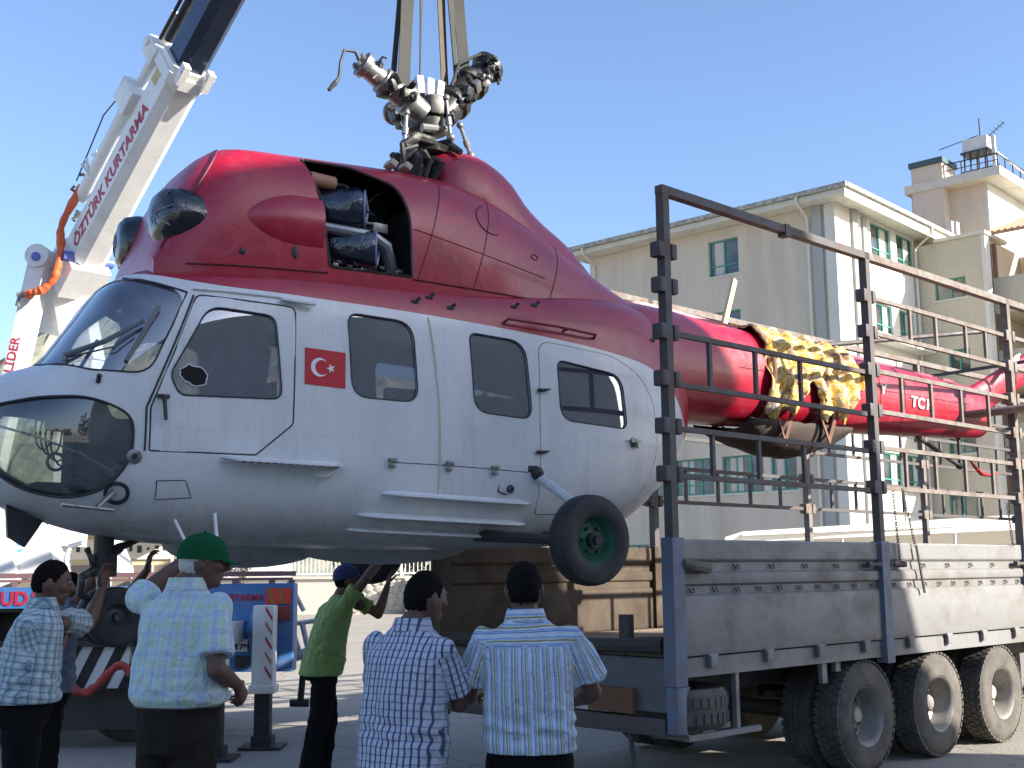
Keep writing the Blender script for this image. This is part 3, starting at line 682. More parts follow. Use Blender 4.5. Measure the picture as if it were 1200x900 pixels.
fus = Hull([-.88, -.80, -.67, -.49, -.30, -.08, .16, .6, 1.0, 2.0, 3.0, 3.47, 3.9, 4.27, 4.55, 4.75, 4.86],
    [2.56, 2.76, 2.885, 2.955, 3.21, 3.52, 3.62, 3.71, 3.74, 3.76, 3.80, 3.84, 3.86, 3.84, 3.78, 3.65, 3.35],
    [2.45, 2.24, 2.11, 2.04, 1.98, 1.925, 1.885, 1.86, 1.852, 1.83, 1.84, 1.865, 1.99, 2.20, 2.45, 2.70, 2.98],
    [.05, .26, .42, .53, .595, .64, .675, .70, .71, .72, .72, .71, .68, .60, .48, .32, .08],
    [2.5, 2.5, 2.52, 2.55, 2.58, 2.6, 2.62, 2.64, 2.65, 2.65, 2.66, 2.7, 2.76, 2.85, 2.95, 3.05, 3.15],
    [2.1, 2.2, 2.3, 2.4, 2.7, 3.2, 3.8, 4.4, 4.6, 4.6, 4.6, 4.3, 3.8, 3.2, 2.7, 2.4, 2.1],
    [2.1, 2.2, 2.3, 2.4, 2.6, 2.8, 3.0, 3.1, 3.2, 3.2, 3.2, 3.1, 2.9, 2.7, 2.5, 2.3, 2.1])
cow = Hull([.10, .20, .34, .45, .56, .75, 1.0, 1.5, 2.0, 2.3, 2.7, 3.1, 3.6, 4.0, 4.3],
    [3.68, 4.02, 4.30, 4.43, 4.50, 4.535, 4.55, 4.585, 4.62, 4.63, 4.58, 4.44, 4.21, 4.03, 3.92],
    [3.42]*15,
    [.45, .52, .57, .59, .605, .615, .62, .62, .61, .60, .575, .54, .47, .40, .34],
    [3.6]*15,
    [2.6, 2.8, 3.0, 3.3, 3.5, 3.6, 3.6, 3.5, 3.3, 3.0, 2.6, 2.4, 2.3, 2.2, 2.1], [4]*15)
mst = Hull([2.30, 2.34, 2.42, 2.55, 2.72, 2.9, 3.05, 3.15, 3.3, 3.6, 3.95, 4.2, 4.4],
    [4.60, 4.86, 4.92, 4.93, 4.92, 4.87, 4.78, 4.66, 4.54, 4.37, 4.07, 3.95, 3.9],
    [4.2, 4.2, 4.2, 4.2, 4.2, 4.15, 4.1, 4.05, 4.0, 3.9, 3.8, 3.75, 3.7],
    [.13, .22, .28, .31, .32, .32, .32, .32, .31, .28, .23, .19, .12],
    [4.3, 4.3, 4.3, 4.3, 4.3, 4.2, 4.15, 4.1, 4.05, 3.95, 3.85, 3.8, 3.75],
    [2.6, 2.8, 3, 3, 2.9, 2.6, 2.4, 2.3, 2.2, 2.1, 2.1, 2.1, 2.1], [3]*13)
boom = Hull([3.9, 4.3, 4.7, 5.08, 6.1, 7.33, 8.6, 9.3, 9.42],
    [3.86, 3.93, 3.92, 3.885, 3.82, 3.735, 3.645, 3.59, 3.55],
    [2.75, 2.84, 2.91, 2.945, 2.965, 2.985, 3.02, 3.05, 3.12],
    [.60, .55, .47, .41, .35, .29, .23, .19, .12],
    [3.35, 3.38, 3.4, 3.41, 3.39, 3.36, 3.33, 3.32, 3.32], [2.2]*9, [2.2]*9)
def stns(a, b, n, e0=6, e1=6, p=1.7):
    s = [a+(b-a)*i/n for i in range(n+1)]; d = (b-a)/n
    pre = [a+d*(i/e0)**p for i in range(1, e0)]; post = [b-d*(i/e1)**p for i in range(1, e1)][::-1]
    return [s[0]]+pre+s[1:-1]+post+[s[-1]]
def rounded(poly, r, n=5):
    out = []; L = len(poly)
    for i in range(L):
        p = Vector(poly[i]); a = Vector(poly[i-1])-p; b = Vector(poly[(i+1) % L])-p
        rr = r[i] if isinstance(r, (list, tuple)) else r
        k = min(rr, a.length*.48, b.length*.48)
        A = p+a.normalized()*k; B = p+b.normalized()*k
        for j in range(n+1):
            u = j/n; out.append(((1-u)**2*A+2*u*(1-u)*p+u*u*B))
    return [(q.x, q.y) for q in out]
def grow(poly, d):
    cx = sum(p[0] for p in poly)/len(poly); cz = sum(p[1] for p in poly)/len(poly); out = []
    n = len(poly); area = sum(poly[i-1][0]*poly[i][1]-poly[i][0]*poly[i-1][1] for i in range(n))
    sg = 1 if area > 0 else -1
    for i in range(n):
        a = Vector(poly[i-1]); b = Vector(poly[(i+1) % n]); t = (b-a)
        if t.length < 1e-9: t = Vector((1, 0))
        t.normalize(); nrm = Vector((t.y, -t.x))*sg
        out.append((poly[i][0]+nrm.x*d, poly[i][1]+nrm.y*d))
    return out
def cutter(poly, t0, t1, name='cutter'):
    mb = MB(); pp = [p for i, p in enumerate(poly) if abs(p[0]-poly[i-1][0])+abs(p[1]-poly[i-1][1]) > 1e-5]
    mb.prism([P(s, 0, z) for s, z in pp], (0, -t0, 0), (0, -t1, 0))
    return mb.build(name, p_hull, hel, smooth=0)

hel = empty('helicopter', HEL_O, PI/2-HEL_A, 'red and white helicopter body without rotor blades hanging from the crane slings', 'helicopter')
# window and door outlines (s, z)
W_WIND = rounded([(.262, 3.40), (.03, 2.865), (-.30, 2.872), (-.62, 2.955), (-1.3, 3.0), (-1.3, 3.62), (-.05, 3.50)], [.12, .10, .05, 0, 0, 0, .04])
W_CHIN = rounded([(-1.2, 2.58), (-.77, 2.655), (-.55, 2.70), (-.29, 2.712), (-.045, 2.61), (-.04, 2.35), (-.17, 2.165), (-.36, 2.115), (-.60, 2.17), (-.80, 2.32), (-1.2, 2.42)], [0, .05, .05, .12, .1, .12, .1, .1, .1, .05, 0])
W_DOOR = rounded([(.39, 3.32), (.82, 3.30), (.872, 2.765), (.215, 2.745), (.155, 2.87)], [.09, .07, .07, .05, .05])
W_SIDE = [W_DOOR, rounded([(1.33, 3.385), (1.825, 3.37), (1.865, 2.815), (1.365, 2.82)], [.09, .13, .11, .12]),
          rounded([(2.286, 3.35), (2.77, 3.33), (2.825, 2.76), (2.325, 2.785)], [.07, .14, .10, .12]),
          rounded([(3.057, 3.225), (3.70, 3.16), (3.745, 2.745), (3.085, 2.775)], [.07, .13, .07, .12])]
D_FRONT = rounded([(.318, 3.39), (.05, 2.66), (.052, 2.402), (.707, 2.403), (.95, 2.61), (.958, 3.375)], [.04, .02, .01, .01, .02, .04], 3)
D_REAR = rounded([(2.895, 3.30), (2.96, 3.35), (3.62, 3.305), (3.90, 3.185), (4.06, 2.98), (4.10, 2.60), (3.95, 2.25), (3.7, 2.10), (2.895, 2.08)], [.05, .05, .1, .1, .1, .1, .1, .1, .02], 4)
FS = stns(-.88, 4.86, 74); 
body = fus.shell('fuselage', FS, 88, 0.0, 0.024, [p_hull, m_inner], hel)
def multi(lst, name='cutter'):
    mb = MB()
    for poly, t0, t1 in lst:
        pp = [p for i, p in enumerate(poly) if abs(p[0]-poly[i-1][0])+abs(p[1]-poly[i-1][1]) > 1e-5]
        mb.prism([P(s, 0, z) for s, z in pp], (0, -t0, 0), (0, -t1, 0))
    return mb.build(name, p_hull, hel, smooth=0)
CL = [(W_SIDE[1], -1.2, -.3), (W_SIDE[2], -1.2, -.3), (W_SIDE[1], .3, 1.2), (W_SIDE[2], .3, 1.2), (W_SIDE[0], -1.2, -.3), (W_SIDE[3], -1.2, -.2),
      (W_WIND, .035, 1.2), (W_WIND, -1.2, -.035), (W_CHIN, .05, 1.2), (W_CHIN, -1.2, -.05), (grow(D_FRONT, .006), .35, 1.2), (grow(D_REAR, .005), .2, 1.2)]
shell2 = fus.shell('cockpit_door', FS, 88, 0.001, 0.02, [p_hull, m_inner], hel)
shell3 = fus.shell('cabin_door', FS, 88, -0.002, 0.018, [p_hull, m_inner], hel)
for o_, lst, op in ((body, CL, 'DIFFERENCE'), (shell2, [(D_FRONT, .35, 1.2)], 'INTERSECT'), (shell2, [(W_SIDE[0], .3, 1.2)], 'DIFFERENCE'), (shell3, [(D_REAR, .2, 1.2)], 'INTERSECT'), (shell3, [(W_SIDE[3], .2, 1.2)], 'DIFFERENCE')):
    c = multi(lst); boolean(o_, [c], op); kill(c)
def inside(p, poly):
    r = False; n = len(poly)
    for i in range(n):
        a, b = poly[i], poly[i-1]
        if (a[1] > p[1]) != (b[1] > p[1]) and p[0] < (b[0]-a[0])*(p[1]-a[1])/(b[1]-a[1])+a[0]: r = not r
    return r
FS2 = stns(-.872, 4.8, 200)
FR = [fus.ring(s, .012, 150) for s in FS2]
def pane(name, poly, t0, sd, mt, parent):
    g = grow(poly, .018); b = MB(); vm = {}
    for i in range(len(FR)-1):
        for j in range(150):
            q = [(i, j), (i, (j+1) % 150), (i+1, (j+1) % 150), (i+1, j)]; pp = [FR[a][c] for a, c in q]
            if any(-p.y*sd < t0-.02 for p in pp) or not any(inside((p.x, p.z), g) for p in pp): continue
            for k in q:
                if k not in vm: vm[k] = b.bm.verts.new(FR[k[0]][k[1]])
            b.face([vm[k] for k in q])
    return b.build(name, mt, parent, smooth=60)
for sd in (1, -1):
    pane('windscreen_pane', W_WIND, .035, sd, g_wind, hel)
    pane('chin_window', W_CHIN, .05, sd, g_chin, hel)
    for i, w in enumerate(W_SIDE):
        pane('window_pane', w, .25, sd, g_win, (shell2 if i == 0 else shell3 if i == 3 else hel) if sd == 1 else hel)
# rubber seals and panel gaps lying on the skin
def hpath(poly, off=.003, side=1, H=fus, closed=True, sub=2):
    pts = []; L = len(poly)
    for i in range(L if closed else L-1):
        a, b = poly[i], poly[(i+1) % L]
        for j in range(sub):
            u = j/sub; pts.append(H.pt(a[0]*(1-u)+b[0]*u, a[1]*(1-u)+b[1]*u, off, side))
    if closed: pts += [pts[0], pts[1]]
    else: pts.append(H.pt(poly[-1][0], poly[-1][1], off, side))
    return pts
def line_part(name, pts, r, mt=m_seal, par=hel, n=5, caps=True):
    q = MB(); q.tube(pts, r, n, caps=caps); return q.build(name, mt, par)
for sd in (1, -1):
    for i, w in enumerate(W_SIDE): line_part('window_seal', hpath(w, .001, sd), .0055, par=(shell2 if i == 0 else shell3 if i == 3 else hel) if sd == 1 else hel, caps=False)
    line_part('windscreen_seal', hpath(rounded([(.262, 3.40), (.03, 2.865), (-.30, 2.872), (-.50, 2.945)], [.0, .10, .05, 0]), .001, sd, closed=False), .006)
    line_part('windscreen_seal', hpath([(.262, 3.40), (.1, 3.45), (-.05, 3.505)], .001, sd, closed=False), .008)
    cl = [p for p in W_CHIN if p[0] > -.86]
    i0 = max(range(len(cl)), key=lambda i: (abs(cl[i][0]-cl[i-1][0])+abs(cl[i][1]-cl[i-1][1])))
    line_part('chin_seal', hpath(cl[i0:]+cl[:i0], .001, sd, closed=False), .008)
line_part('door_gap', hpath(D_FRONT, -.003, 1), .0055, caps=False); line_part('door_gap', hpath(D_REAR, -.002, 1), .0045, caps=False)
line_part('door_gap', hpath([(.30, 3.385), (.025, 2.66), (.025, 2.40)], .001, 1, closed=False, sub=8), .007)
line_part('panel_gap', hpath([(1.66, 2.398), (2.12, 2.395), (2.78, 2.375)], .0, 1, closed=False, sub=8), .003)
line_part('hatch_gap', hpath([(.11, 2.225), (.28, 2.232), (.33, 2.13), (.12, 2.115), (.11, 2.225)], .0, 1, closed=False, sub=4), .003)
# rubbing strips / rain gutters
gm = MB()
gm.tube(hpath([(.30, 3.425), (.45, 3.43), (.86, 3.432), (1.07, 3.41)], .006, 1, closed=False, sub=8), .010, 6)
gm.beam(fus.pt(.86, 3.41, .02), fus.pt(1.08, 3.39, .05), .05, .012)
gm.build('rain_gutter', m_whitepaint, hel)
tp = MB()   # yellowed sealing tape up the side
tp.tube(hpath([(1.96, 3.42), (2.0, 3.1), (2.035, 2.8), (2.045, 2.2)], .0, 1, closed=False, sub=8), .009, 6)
tp.build('sealing_tape', mat('aged_tape', (0.55, 0.52, 0.38), 0.7, vary=.3), hel)
# strakes (flat long blades on the lower side)
for (a, b, z0, z1, w) in ((1.60, 2.84, 2.195, 2.155, .07), (1.46, 2.85, 2.05, 2.01, .09), (1.42, 2.74, 1.955, 1.915, .06)):
    sk = MB(); n = 14; rings = []
    for i in range(n+1):
        u = i/n; s = a+(b-a)*u; z = z0+(z1-z0)*u; k = min(1, u/.08+.02, (1-u)/.08+.02)
        q = fus.pt(s, z, -.005); o = fus.pt(s, z, .0)-fus.pt(s, z, -.05); o.normalize(); o = Vector((0, -1, -.18)).normalized()*w*k
        rings.append([q+Vector((0, 0, .022*k)), q+o+Vector((0, 0, .006)), q+o-Vector((0, 0, .006)), q-Vector((0, 0, .02*k))])
    sk.loft(rings); sk.build('side_strake', m_whitepaint, hel)
sk = MB(); q = [fus.pt(.46, 2.385, -.01), fus.pt(1.27, 2.375, -.01)]
sk.prism([P(.46, .66, 2.383), P(1.27, .68, 2.375), P(1.26, .80, 2.345), P(1.17, .82, 2.342), P(.56, .80, 2.352)], (0, 0, 0), (0, 0, .014))
sk.prism([P(1.10, .68, 2.375), P(1.262, .70, 2.366), P(1.255, .78, 2.345), P(1.16, .76, 2.285), P(1.1, .70, 2.30)], (0, 0, 0), (0, 0.008, -.012))
sk.prism([P(.47, .68, 2.350), P(1.26, .70, 2.340), P(1.26, .705, 2.358), P(.47, .69, 2.368)], (0, 0, 0), (0, -.012, 0))
st = sk.build('door_step', m_whitepaint, hel)
sk = MB()
for i in range(11): sk.cyl(P(.60+i*.052, .77, 2.352), P(.60+i*.052, .77, 2.350-.004), .012, n=8)
sk.build('drain_hole', m_seal, st)
# cockpit interior
it = MB()
it.box(P(1.75, 0, 2.12), (3.6, .98, .04)); it.box(P(-.25, 0, 2.2), (.5, .6, .04))
it.box(P(4.22, 0, 2.9), (.04, .9, 1.3)); it.box(P(1.02, .0, 2.55), (.03, .5, .8))
it.build('cabin_floor', m_inner, hel)
it = MB(); it.box(P(-.22, 0, 2.72), (.22, .62, .26), bev=.03); it.box(P(-.15, 0, 2.45), (.2, .25, .5)); it.build('instrument_panel', m_seat, hel)
def seat(s, t):
    b = MB(); b.box(P(s, t, 2.42), (.42, .42, .12), bev=.03); b.box(P(s+.24, t, 2.78), (.10, .42, .72), rot=Euler((0, .14, 0)).to_matrix(), bev=.03); b.box(P(s, t, 2.25), (.30, .34, .24)); b.sph(P(s+.31, t, 3.18), (.05, .13, .09))
    return b.build('cockpit_seat', m_seat, hel)
seat(.55, .30); seat(.55, -.30)
b = MB(); b.box(P(2.6, 0, 2.42), (1.2, .45, .14), bev=.03); b.box(P(2.6, 0, 2.75), (1.2, .08, .55), bev=.03); b.build('cabin_bench', m_seat, hel)
b = MB(); b.tube([P(-.1+.0*i, .30, 2.5) for i in range(1)]+[P(.1, .30, 2.62), P(.14, .30, 2.78)], .012, 6); b.build('control_stick', m_black, hel)
for k in range(4):
    cx_, cz_ = -.47+.035*k, 2.53-.02*k; pts = [P(cx_+(.05+.012*k)*math.cos(a), .30+.03*k, cz_+(.12+.015*k)*math.sin(a)) for a in [PI*.62+j*PI*1.75/14 for j in range(15)]]
    line_part('cable_loop', pts, .006, n=6)
line_part('cable_loop', [P(-.40+.05*math.cos(a), .33, 2.34+.05*math.sin(a)) for a in [k*PI/8 for k in range(17)]], .011, m_steel, n=6)
b = MB(); b.tube([P(-.86, .12, 2.60), P(-.55, .40, 2.48), P(-.30, .50, 2.38), P(-.12, .56, 2.27)], .008, 6); b.build('glazing_bar', m_greytube, hel)
# broken hole in the door pane: dark ragged plate behind the glass
b = MB(); random.seed(3); hp = []
for i in range(22):
    a = 2*PI*i/22; r = 1+random.uniform(-.12, .12); hp.append(fus.pt(.300+.085*r*math.cos(a), 2.872+.062*r*math.sin(a)-.012*math.cos(a), .004))
c0 = b.bm.verts.new(fus.pt(.300, 2.872, .004)); vs = [b.bm.verts.new(p) for p in hp]
for i in range(22): b.face([c0, vs[i], vs[(i+1) % 22]])
b.build('broken_pane_hole', mat('hole_dark', (0.008, 0.008, 0.009), 0.9), shell2)
b = MB(); b.tube(hp+[hp[0]], .004, 5, caps=False); b.build('ragged_edge', mat('pane_edge', (.6, .62, .62), .4), shell2)
# flag: print on the skin
def skin_poly(name, outline, off, mt, parent, center=None):
    b = MB(); c = center or (sum(p[0] for p in outline)/len(outline), sum(p[1] for p in outline)/len(outline))
    c0 = b.bm.verts.new(fus.pt(c[0], c[1], off)); vs = [b.bm.verts.new(fus.pt(p[0], p[1], off)) for p in outline]
    for i in range(len(vs)): b.face([c0, vs[i], vs[(i+1) % len(vs)]])
    return b.build(name, mt, parent)
F0, F1, G0, G1 = 1.022, 1.312, 3.115, 2.875
fl = skin_poly('flag_decal', [(F0+(F1-F0)*i/6, G0-.010*i/6) for i in range(7)]+[(F1, G0-.01-(G0-G1)*i/6) for i in range(1, 7)]+[(F1-(F1-F0)*i/6, G1-.01+.010*i/6) for i in range(1, 7)]+[(F0, G1+(G0-G1)*i/6) for i in range(1, 6)], .003, m_flag_red, hel)
cxs, czs = 1.125, 2.992
b = MB(); oa, ia = [], []
for i in range(29):
    a = math.radians(38+(322-38)*i/28); oa.append((cxs+.062*math.cos(a), czs+.062*math.sin(a)))
for i in range(29):
    a = math.radians(52+(308-52)*i/28); ia.append((cxs+.0165+.049*math.cos(a), czs+.049*math.sin(a)))
A = [b.bm.verts.new(fus.pt(p[0], p[1], .0055)) for p in oa]; Bv = [b.bm.verts.new(fus.pt(p[0], p[1], .0055)) for p in ia]
for i in range(28): b.face([A[i], A[i+1], Bv[i+1], Bv[i]])
b.build('crescent', m_flag_white, fl)
skin_poly('star', [(1.205+(.033 if i % 2 == 0 else .013)*math.cos(PI+i*PI/5), 2.990+(.033 if i % 2 == 0 else .013)*math.sin(PI+i*PI/5)) for i in range(10)], .0055, m_flag_white, fl, (1.205, 2.990))
# handles, lights, latches, probes
def disc(s, z, r, d, mt, name, parent=hel, n=20, prof=None):
    q = fus.pt(s, z, -.004); nrm = (fus.pt(s, z, .1)-fus.pt(s, z, 0)).normalized(); b = MB()
    b.lathe(prof or [(r, 0), (r, d*.7), (r*.85, d), (0, d)], q, nrm, n); return b.build(name, mt, parent)
b = MB(); q0 = fus.pt(.118, 2.73, .035); q1 = fus.pt(.133, 2.585, .03); b.tube([fus.pt(.118, 2.73, 0), q0, q1], [.016, .013, .011], 8); b.box(fus.pt(.118, 2.73, .01), (.07, .02, .022)); b.build('door_handle', m_dark, shell2)
b = MB(); b.lathe([(.045, 0), (.045, .006), (.03, .014), (0, .014)], fus.pt(3.807, 2.65, 0), (0, -1, 0), 6); b.beam(fus.pt(3.76, 2.655, .03), fus.pt(3.86, 2.66, .03), .02, .022); b.tube([fus.pt(3.815, 2.65, .03), fus.pt(3.82, 2.60, .03)], .012, 6); b.build('door_handle', m_steel, shell3)
disc(-.03, 2.365, .045, .015, m_steel, 'fuel_cap'); disc(-.03, 2.365, .018, .022, m_dark, 'keyhole')
disc(-.10, 2.15, .075, .012, m_dark, 'landing_lamp', prof=[(.075, 0), (.075, .012), (.055, .012), (.045, -.02), (0, -.03)])
b = MB(); a0 = fus.pt(-.12, 2.16, .01); a1 = a0+P(-.12, .10, -.10); b.tube([a0, a1], [.02, .014], 8); b.cyl(a1+P(-.20, .02, .012), a1+P(.10, -.01, -.012), .012, .010, 8); b.build('pitot_probe', m_steel, hel)
b = MB(); b.tube([fus.pt(.27, 2.0, 0), P(.34, .62, 1.80)], .010, 6); b.build('whip_antenna', m_whitepaint, hel)
b = MB(); b.tube([fus.pt(.50, 2.04, 0), P(.50, .66, 1.76)], .012, 6); b.build('whip_antenna', m_whitepaint, hel)
for s, z in ((1.667, 2.401), (2.116, 2.398), (2.492, 2.384)):
    b = MB(); q = fus.pt(s, z, 0); b.box(q+P(0, .012, .01), (.06, .03, .03), bev=.006); b.box(q+P(-.005, .012, -.03), (.045, .025, .02), bev=.005); b.cyl(q+P(-.02, .02, -.03), q+P(-.02, .02, .02), .008, n=6); b.build('latch', m_steel, hel)
for s, z, m_ in ((2.90, 2.98, 0), (2.882, 2.523, 0)):
    b = MB(); q = fus.pt(s, z, 0); b.box(q+P(.0, .015, 0), (.05, .03, .025), bev=.006); b.tube([q+P(-.04, .015, -.005), q+P(.02, .03, 0), q+P(.08, .02, .012)], [.006, .014, .004], 6); b.build('door_hinge', m_grease, hel)
b = MB(); q = fus.pt(2.637, 2.25, 0); b.lathe([(.03, 0), (.03, .012), (.018, .012), (.015, .002), (0, 0)], q, (0, -1, 0), 14); b.tube([q+P(-.09, .0, .09), q+P(-.10, .0, -.02), q+P(-.03, 0, -.04)], .006, 5); b.build('service_valve', m_dark, hel)
for s, z in ((1.872, 3.53), (2.0, 3.58), (2.16, 3.52), (2.73, 3.60), (2.93, 3.64), (4.12, 3.5)):
    b = MB(); q = fus.pt(s, z, 0); b.sph(q, (.035, .014, .016)); b.cyl(q, q+P(.03, .02, .03), .012, n=6); b.build('roof_fitting', m_dark, hel)
b = MB(); hp = [fus.pt(2.60, 3.46, .0), fus.pt(2.62, 3.47, .05), fus.pt(3.05, 3.46, .055), fus.pt(3.42, 3.44, .05), fus.pt(3.44, 3.43, .0)]; b.tube(hp, .011, 7); b.tube([fus.pt(3.15, 3.46, 0), fus.pt(3.17, 3.46, .05)], .01, 6); b.build('hand_rail', mat('red_rail', (.22, .012, .02), .4), hel)
# wipers
for sd in (1, -1):
    b = MB(); a0 = fus.pt(-.40, 2.93, .01, sd); b.cyl(a0, a0+Vector((0, 0, .03)), .022, n=8)
    a1 = fus.pt(.0, 3.17, .05, sd); b.tube([a0+Vector((0, 0, .03)), fus.pt(-.2, 3.02, .07, sd), a1], [.018, .016, .012], 6)
    b.tube([a0+Vector((.02, 0, .02)), fus.pt(-.16, 3.00, .05, sd), fus.pt(-.05, 3.10, .05, sd)], .006, 5)
    b.beam(fus.pt(-.10, 2.93, .02, sd), fus.pt(.09, 3.28, .025, sd), .014, .024); b.build('wiper', mat('wiper_grey', (.16, .17, .18), .4, .4), hel)
for s, z in ((-.25, 2.795),):
    b = MB(); q = fus.pt(s, z, 0); b.cyl(q, q+P(0, .02, .03), .014, n=8); b.sph(q+P(0, .02, .035), .016); b.build('vent_stud', m_dark, hel)
# engine cowling with open bay
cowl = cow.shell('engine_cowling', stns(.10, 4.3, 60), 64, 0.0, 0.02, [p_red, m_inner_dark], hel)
BAY = rounded([(1.09, 4.475), (1.17, 4.18), (1.235, 3.70), (1.875, 3.715), (1.865, 4.20), (1.79, 4.38), (1.45, 4.48)], [.02, .05, .03, .02, .10, .08, .05])
c = cutter(BAY, .02, 1.2); boolean(cowl, [c], 'DIFFERENCE'); kill(c)
b = MB(); L = len(BAY)
b.tube([cow.pt(s, z, .002) for s, z in BAY]+[cow.pt(*BAY[0], .002)], .009, 5, caps=False)
b.build('bay_rim', m_grease, hel)
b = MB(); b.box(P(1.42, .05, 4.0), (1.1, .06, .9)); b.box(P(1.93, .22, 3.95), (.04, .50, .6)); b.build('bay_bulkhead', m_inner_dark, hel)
b = MB(); b.lathe([(.03, -.46), (.15, -.42), (.175, -.2), (.165, 0), (.16, .08), (.14, .11), (.125, .10), (.115, .03), (0, .02)], P(1.50, .36, 4.20), (1, -.55, .05), 26)
b.build('wrapped_engine', m_plastic_blue, hel)
b = MB(); b.lathe([(.03, -.5), (.15, -.42), (.175, -.2), (.17, 0), (.16, .09), (.14, .12), (.125, .11), (.11, .04), (0, .03)], P(1.56, .42, 3.90), (1, -.6, -.05), 26)
b.build('wrapped_engine', m_plastic_blue, hel)
for o_, ax_, r_ in ((P(1.50, .36, 4.20), Vector((1, .55*1, .05)), .14), (P(1.56, .42, 3.90), Vector((1, .6, -.05)), .14)):
    ax_ = Vector((1, -.55 if r_ else 0, 0)).normalized(); c_ = o_+ax_*.115; x_ = Vector((0, 0, 1)); y_ = ax_.cross(x_); line_part('rim_glint', [c_+x_*r_*math.cos(a)+y_*r_*math.sin(a) for a in [k*PI/14 for k in range(29)]], .010, mat('rim_glint', (.20, .24, .36), .2), caps=False)  # paler tubes paint the highlights on the wrapped engines' rims and folds
    line_part('plastic_fold', [c_+x_*.10+y_*.05, c_+x_*.0-y_*.01+ax_*.02, c_-x_*.11+y_*.03], .012, mat('rim_glint', (.2, .24, .36), .2)); line_part('plastic_fold', [c_+x_*.09-y_*.08, c_-x_*.02-y_*.04+ax_*.02, c_-x_*.10-y_*.0], .008, mat('rim_glint', (.2, .24, .36), .2))
b = MB(); b.tube([P(1.15, .46, 4.02), P(1.4, .50, 4.0), P(1.6, .52, 3.99), P(1.72, .50, 3.94), P(1.79, .46, 3.80), P(1.80, .40, 3.72)], [.035, .04, .045, .05, .05, .05], 10); b.build('exhaust_duct', mat('duct_grey', (.28, .29, .30), .35, .6, dirt=(.08, .08, .08)), hel)
random.seed(5)
for i in range(16):
    q = P(random.uniform(1.25, 1.85), random.uniform(.25, .48), random.uniform(3.72, 4.4)); d = Vector((random.uniform(-.14, .14), random.uniform(-.03, .03), random.uniform(-.12, .12)))
    line_part('engine_pipe', [q, q+d*.5+Vector((0, 0, .02)), q+d], random.uniform(.006, .014), m_grease)
for i in range(14):
    b = MB(); q = P(random.uniform(1.27, 1.84), .50, 3.73+random.uniform(0, .05)); b.box(q, (.04, .03, .025), bev=.004); b.build('engine_bracket', m_grease if i % 3 else m_steel, hel)
b = MB(); b.cyl(P(1.45, .45, 4.10), P(1.65, .46, 4.10), .012, n=8); b.box(P(1.70, .44, 4.08), (.12, .06, .07), bev=.01); b.build('actuator', m_steel, hel)
b = MB(); b.cyl(P(1.16, .42, 4.36), P(1.36, .40, 4.36), .05, n=12); b.build('heat_shield', mat('copper_tape', (.35, .17, .10), .6), hel)
# side blister on the cowling
b = MB()
def blis(u, v):
    s = .56+u*.62; a = (v-.5)*PI; k = math.sin(min(u/.75, 1)*PI/2)**.62
    zc = 3.955+.02*u; hh = .215*k; dp = .105*k
    return P(s, .585+dp*math.cos(a)**1.3-.03, zc+hh*math.sin(a))
b.grid(blis, 24, 16); b.build('cowling_blister', p_red, hel)
# air intakes wrapped in plastic
for sd in (1, -1):
    b = MB(); prof = [(.0, .0), (.06, -.005), (.14, .012), (.182, .05), (.198, .12), (.20, .24), (.192, .32), (.18, .33)]
    o = P(.11, .40*sd, 3.93); ax = (1, .12*sd, .0)
    b.lathe(prof, o, ax, 28)
    for v in b.bm.verts:
        n_ = noise.noise(v.co*11)*.009; v.co += (v.co-o).normalized()*n_
    for i in range(9):
        a = i*.7+.2; q = o+Vector((.01, .05*math.cos(a), .05*math.sin(a)))
        b.tube([o+Vector((-.006, 0, 0)), o+Vector((.004, .07*math.cos(a), .07*math.sin(a))), o+Vector((.05, .186*math.cos(a), .186*math.sin(a)))], [.016, .010, .004], 5, m=1)
    b.build('covered_intake', [m_plastic, mat('crease_star', (.16, .19, .24), .3)], hel)  # paler radial tubes drawn as creases in the plastic
    b = MB(); b.lathe([(.188, .31), (.198, .34), (.195, .42), (.16, .62), (.10, .8)], o, ax, 28); b.build('intake_collar', p_red, hel)
for s, z in ((.62, 3.72), (.98, 3.76)):
    b = MB(); q = cow.pt(s, z, 0); b.sph(q, (.024, .012, .024 if s < .8 else .045)); b.build('cowl_fastener', m_dark, hel)
# cowling foot strip and panel seams
b = MB()
def ht(s, z): return fus.pt(s, z, 0)
for s0, s1, z0, z1 in ((.27, 1.22, 3.60, 3.655), (1.88, 4.1, 3.70, 3.70)):
    n = 18; pts = []
    for i in range(n+1):
        s = s0+(s1-s0)*i/n; z = z0+(z1-z0)*i/n; q = cow.pt(s, z, .004); pts.append(q)
    b.tube(pts, .006, 5)
for s in (1.92, 2.40, 3.12):
    b.tube([cow.pt(s+.02*i, 3.70+(cow.sec(s)[0]-.12-3.70)*i/14, .001) for i in range(15)], .0035, 5)
b.tube([cow.pt(1.90+i*.08, 4.07-.012*i, .001) for i in range(16)], .0035, 5)
b.tube([cow.pt(2.62+.14*math.cos(a), 4.28+.12*math.sin(a), .002) for a in [PI*.6+i*PI/10 for i in range(11)]], .004, 5)
b.tube([cow.pt(3.02+.035*math.cos(a), 4.05+.022*math.sin(a), .002) for a in [i*PI/8 for i in range(17)]], .004, 5)
b.build('panel_seam', mat('seam_dark', (.10, .01, .015), .7), hel)
line_part('cowling_ridge', [cow.pt(.14+.42*(i/14), 3.70+(4.50-3.70)*(i/14)**.9, .004) for i in range(15)], .010, mat('ridge_dark', (.12, .012, .04), .5), n=6)
mast_f = mst.shell('mast_fairing', stns(2.30, 4.4, 34), 40, 0.0, 0.02, [p_red, m_inner_dark], hel)
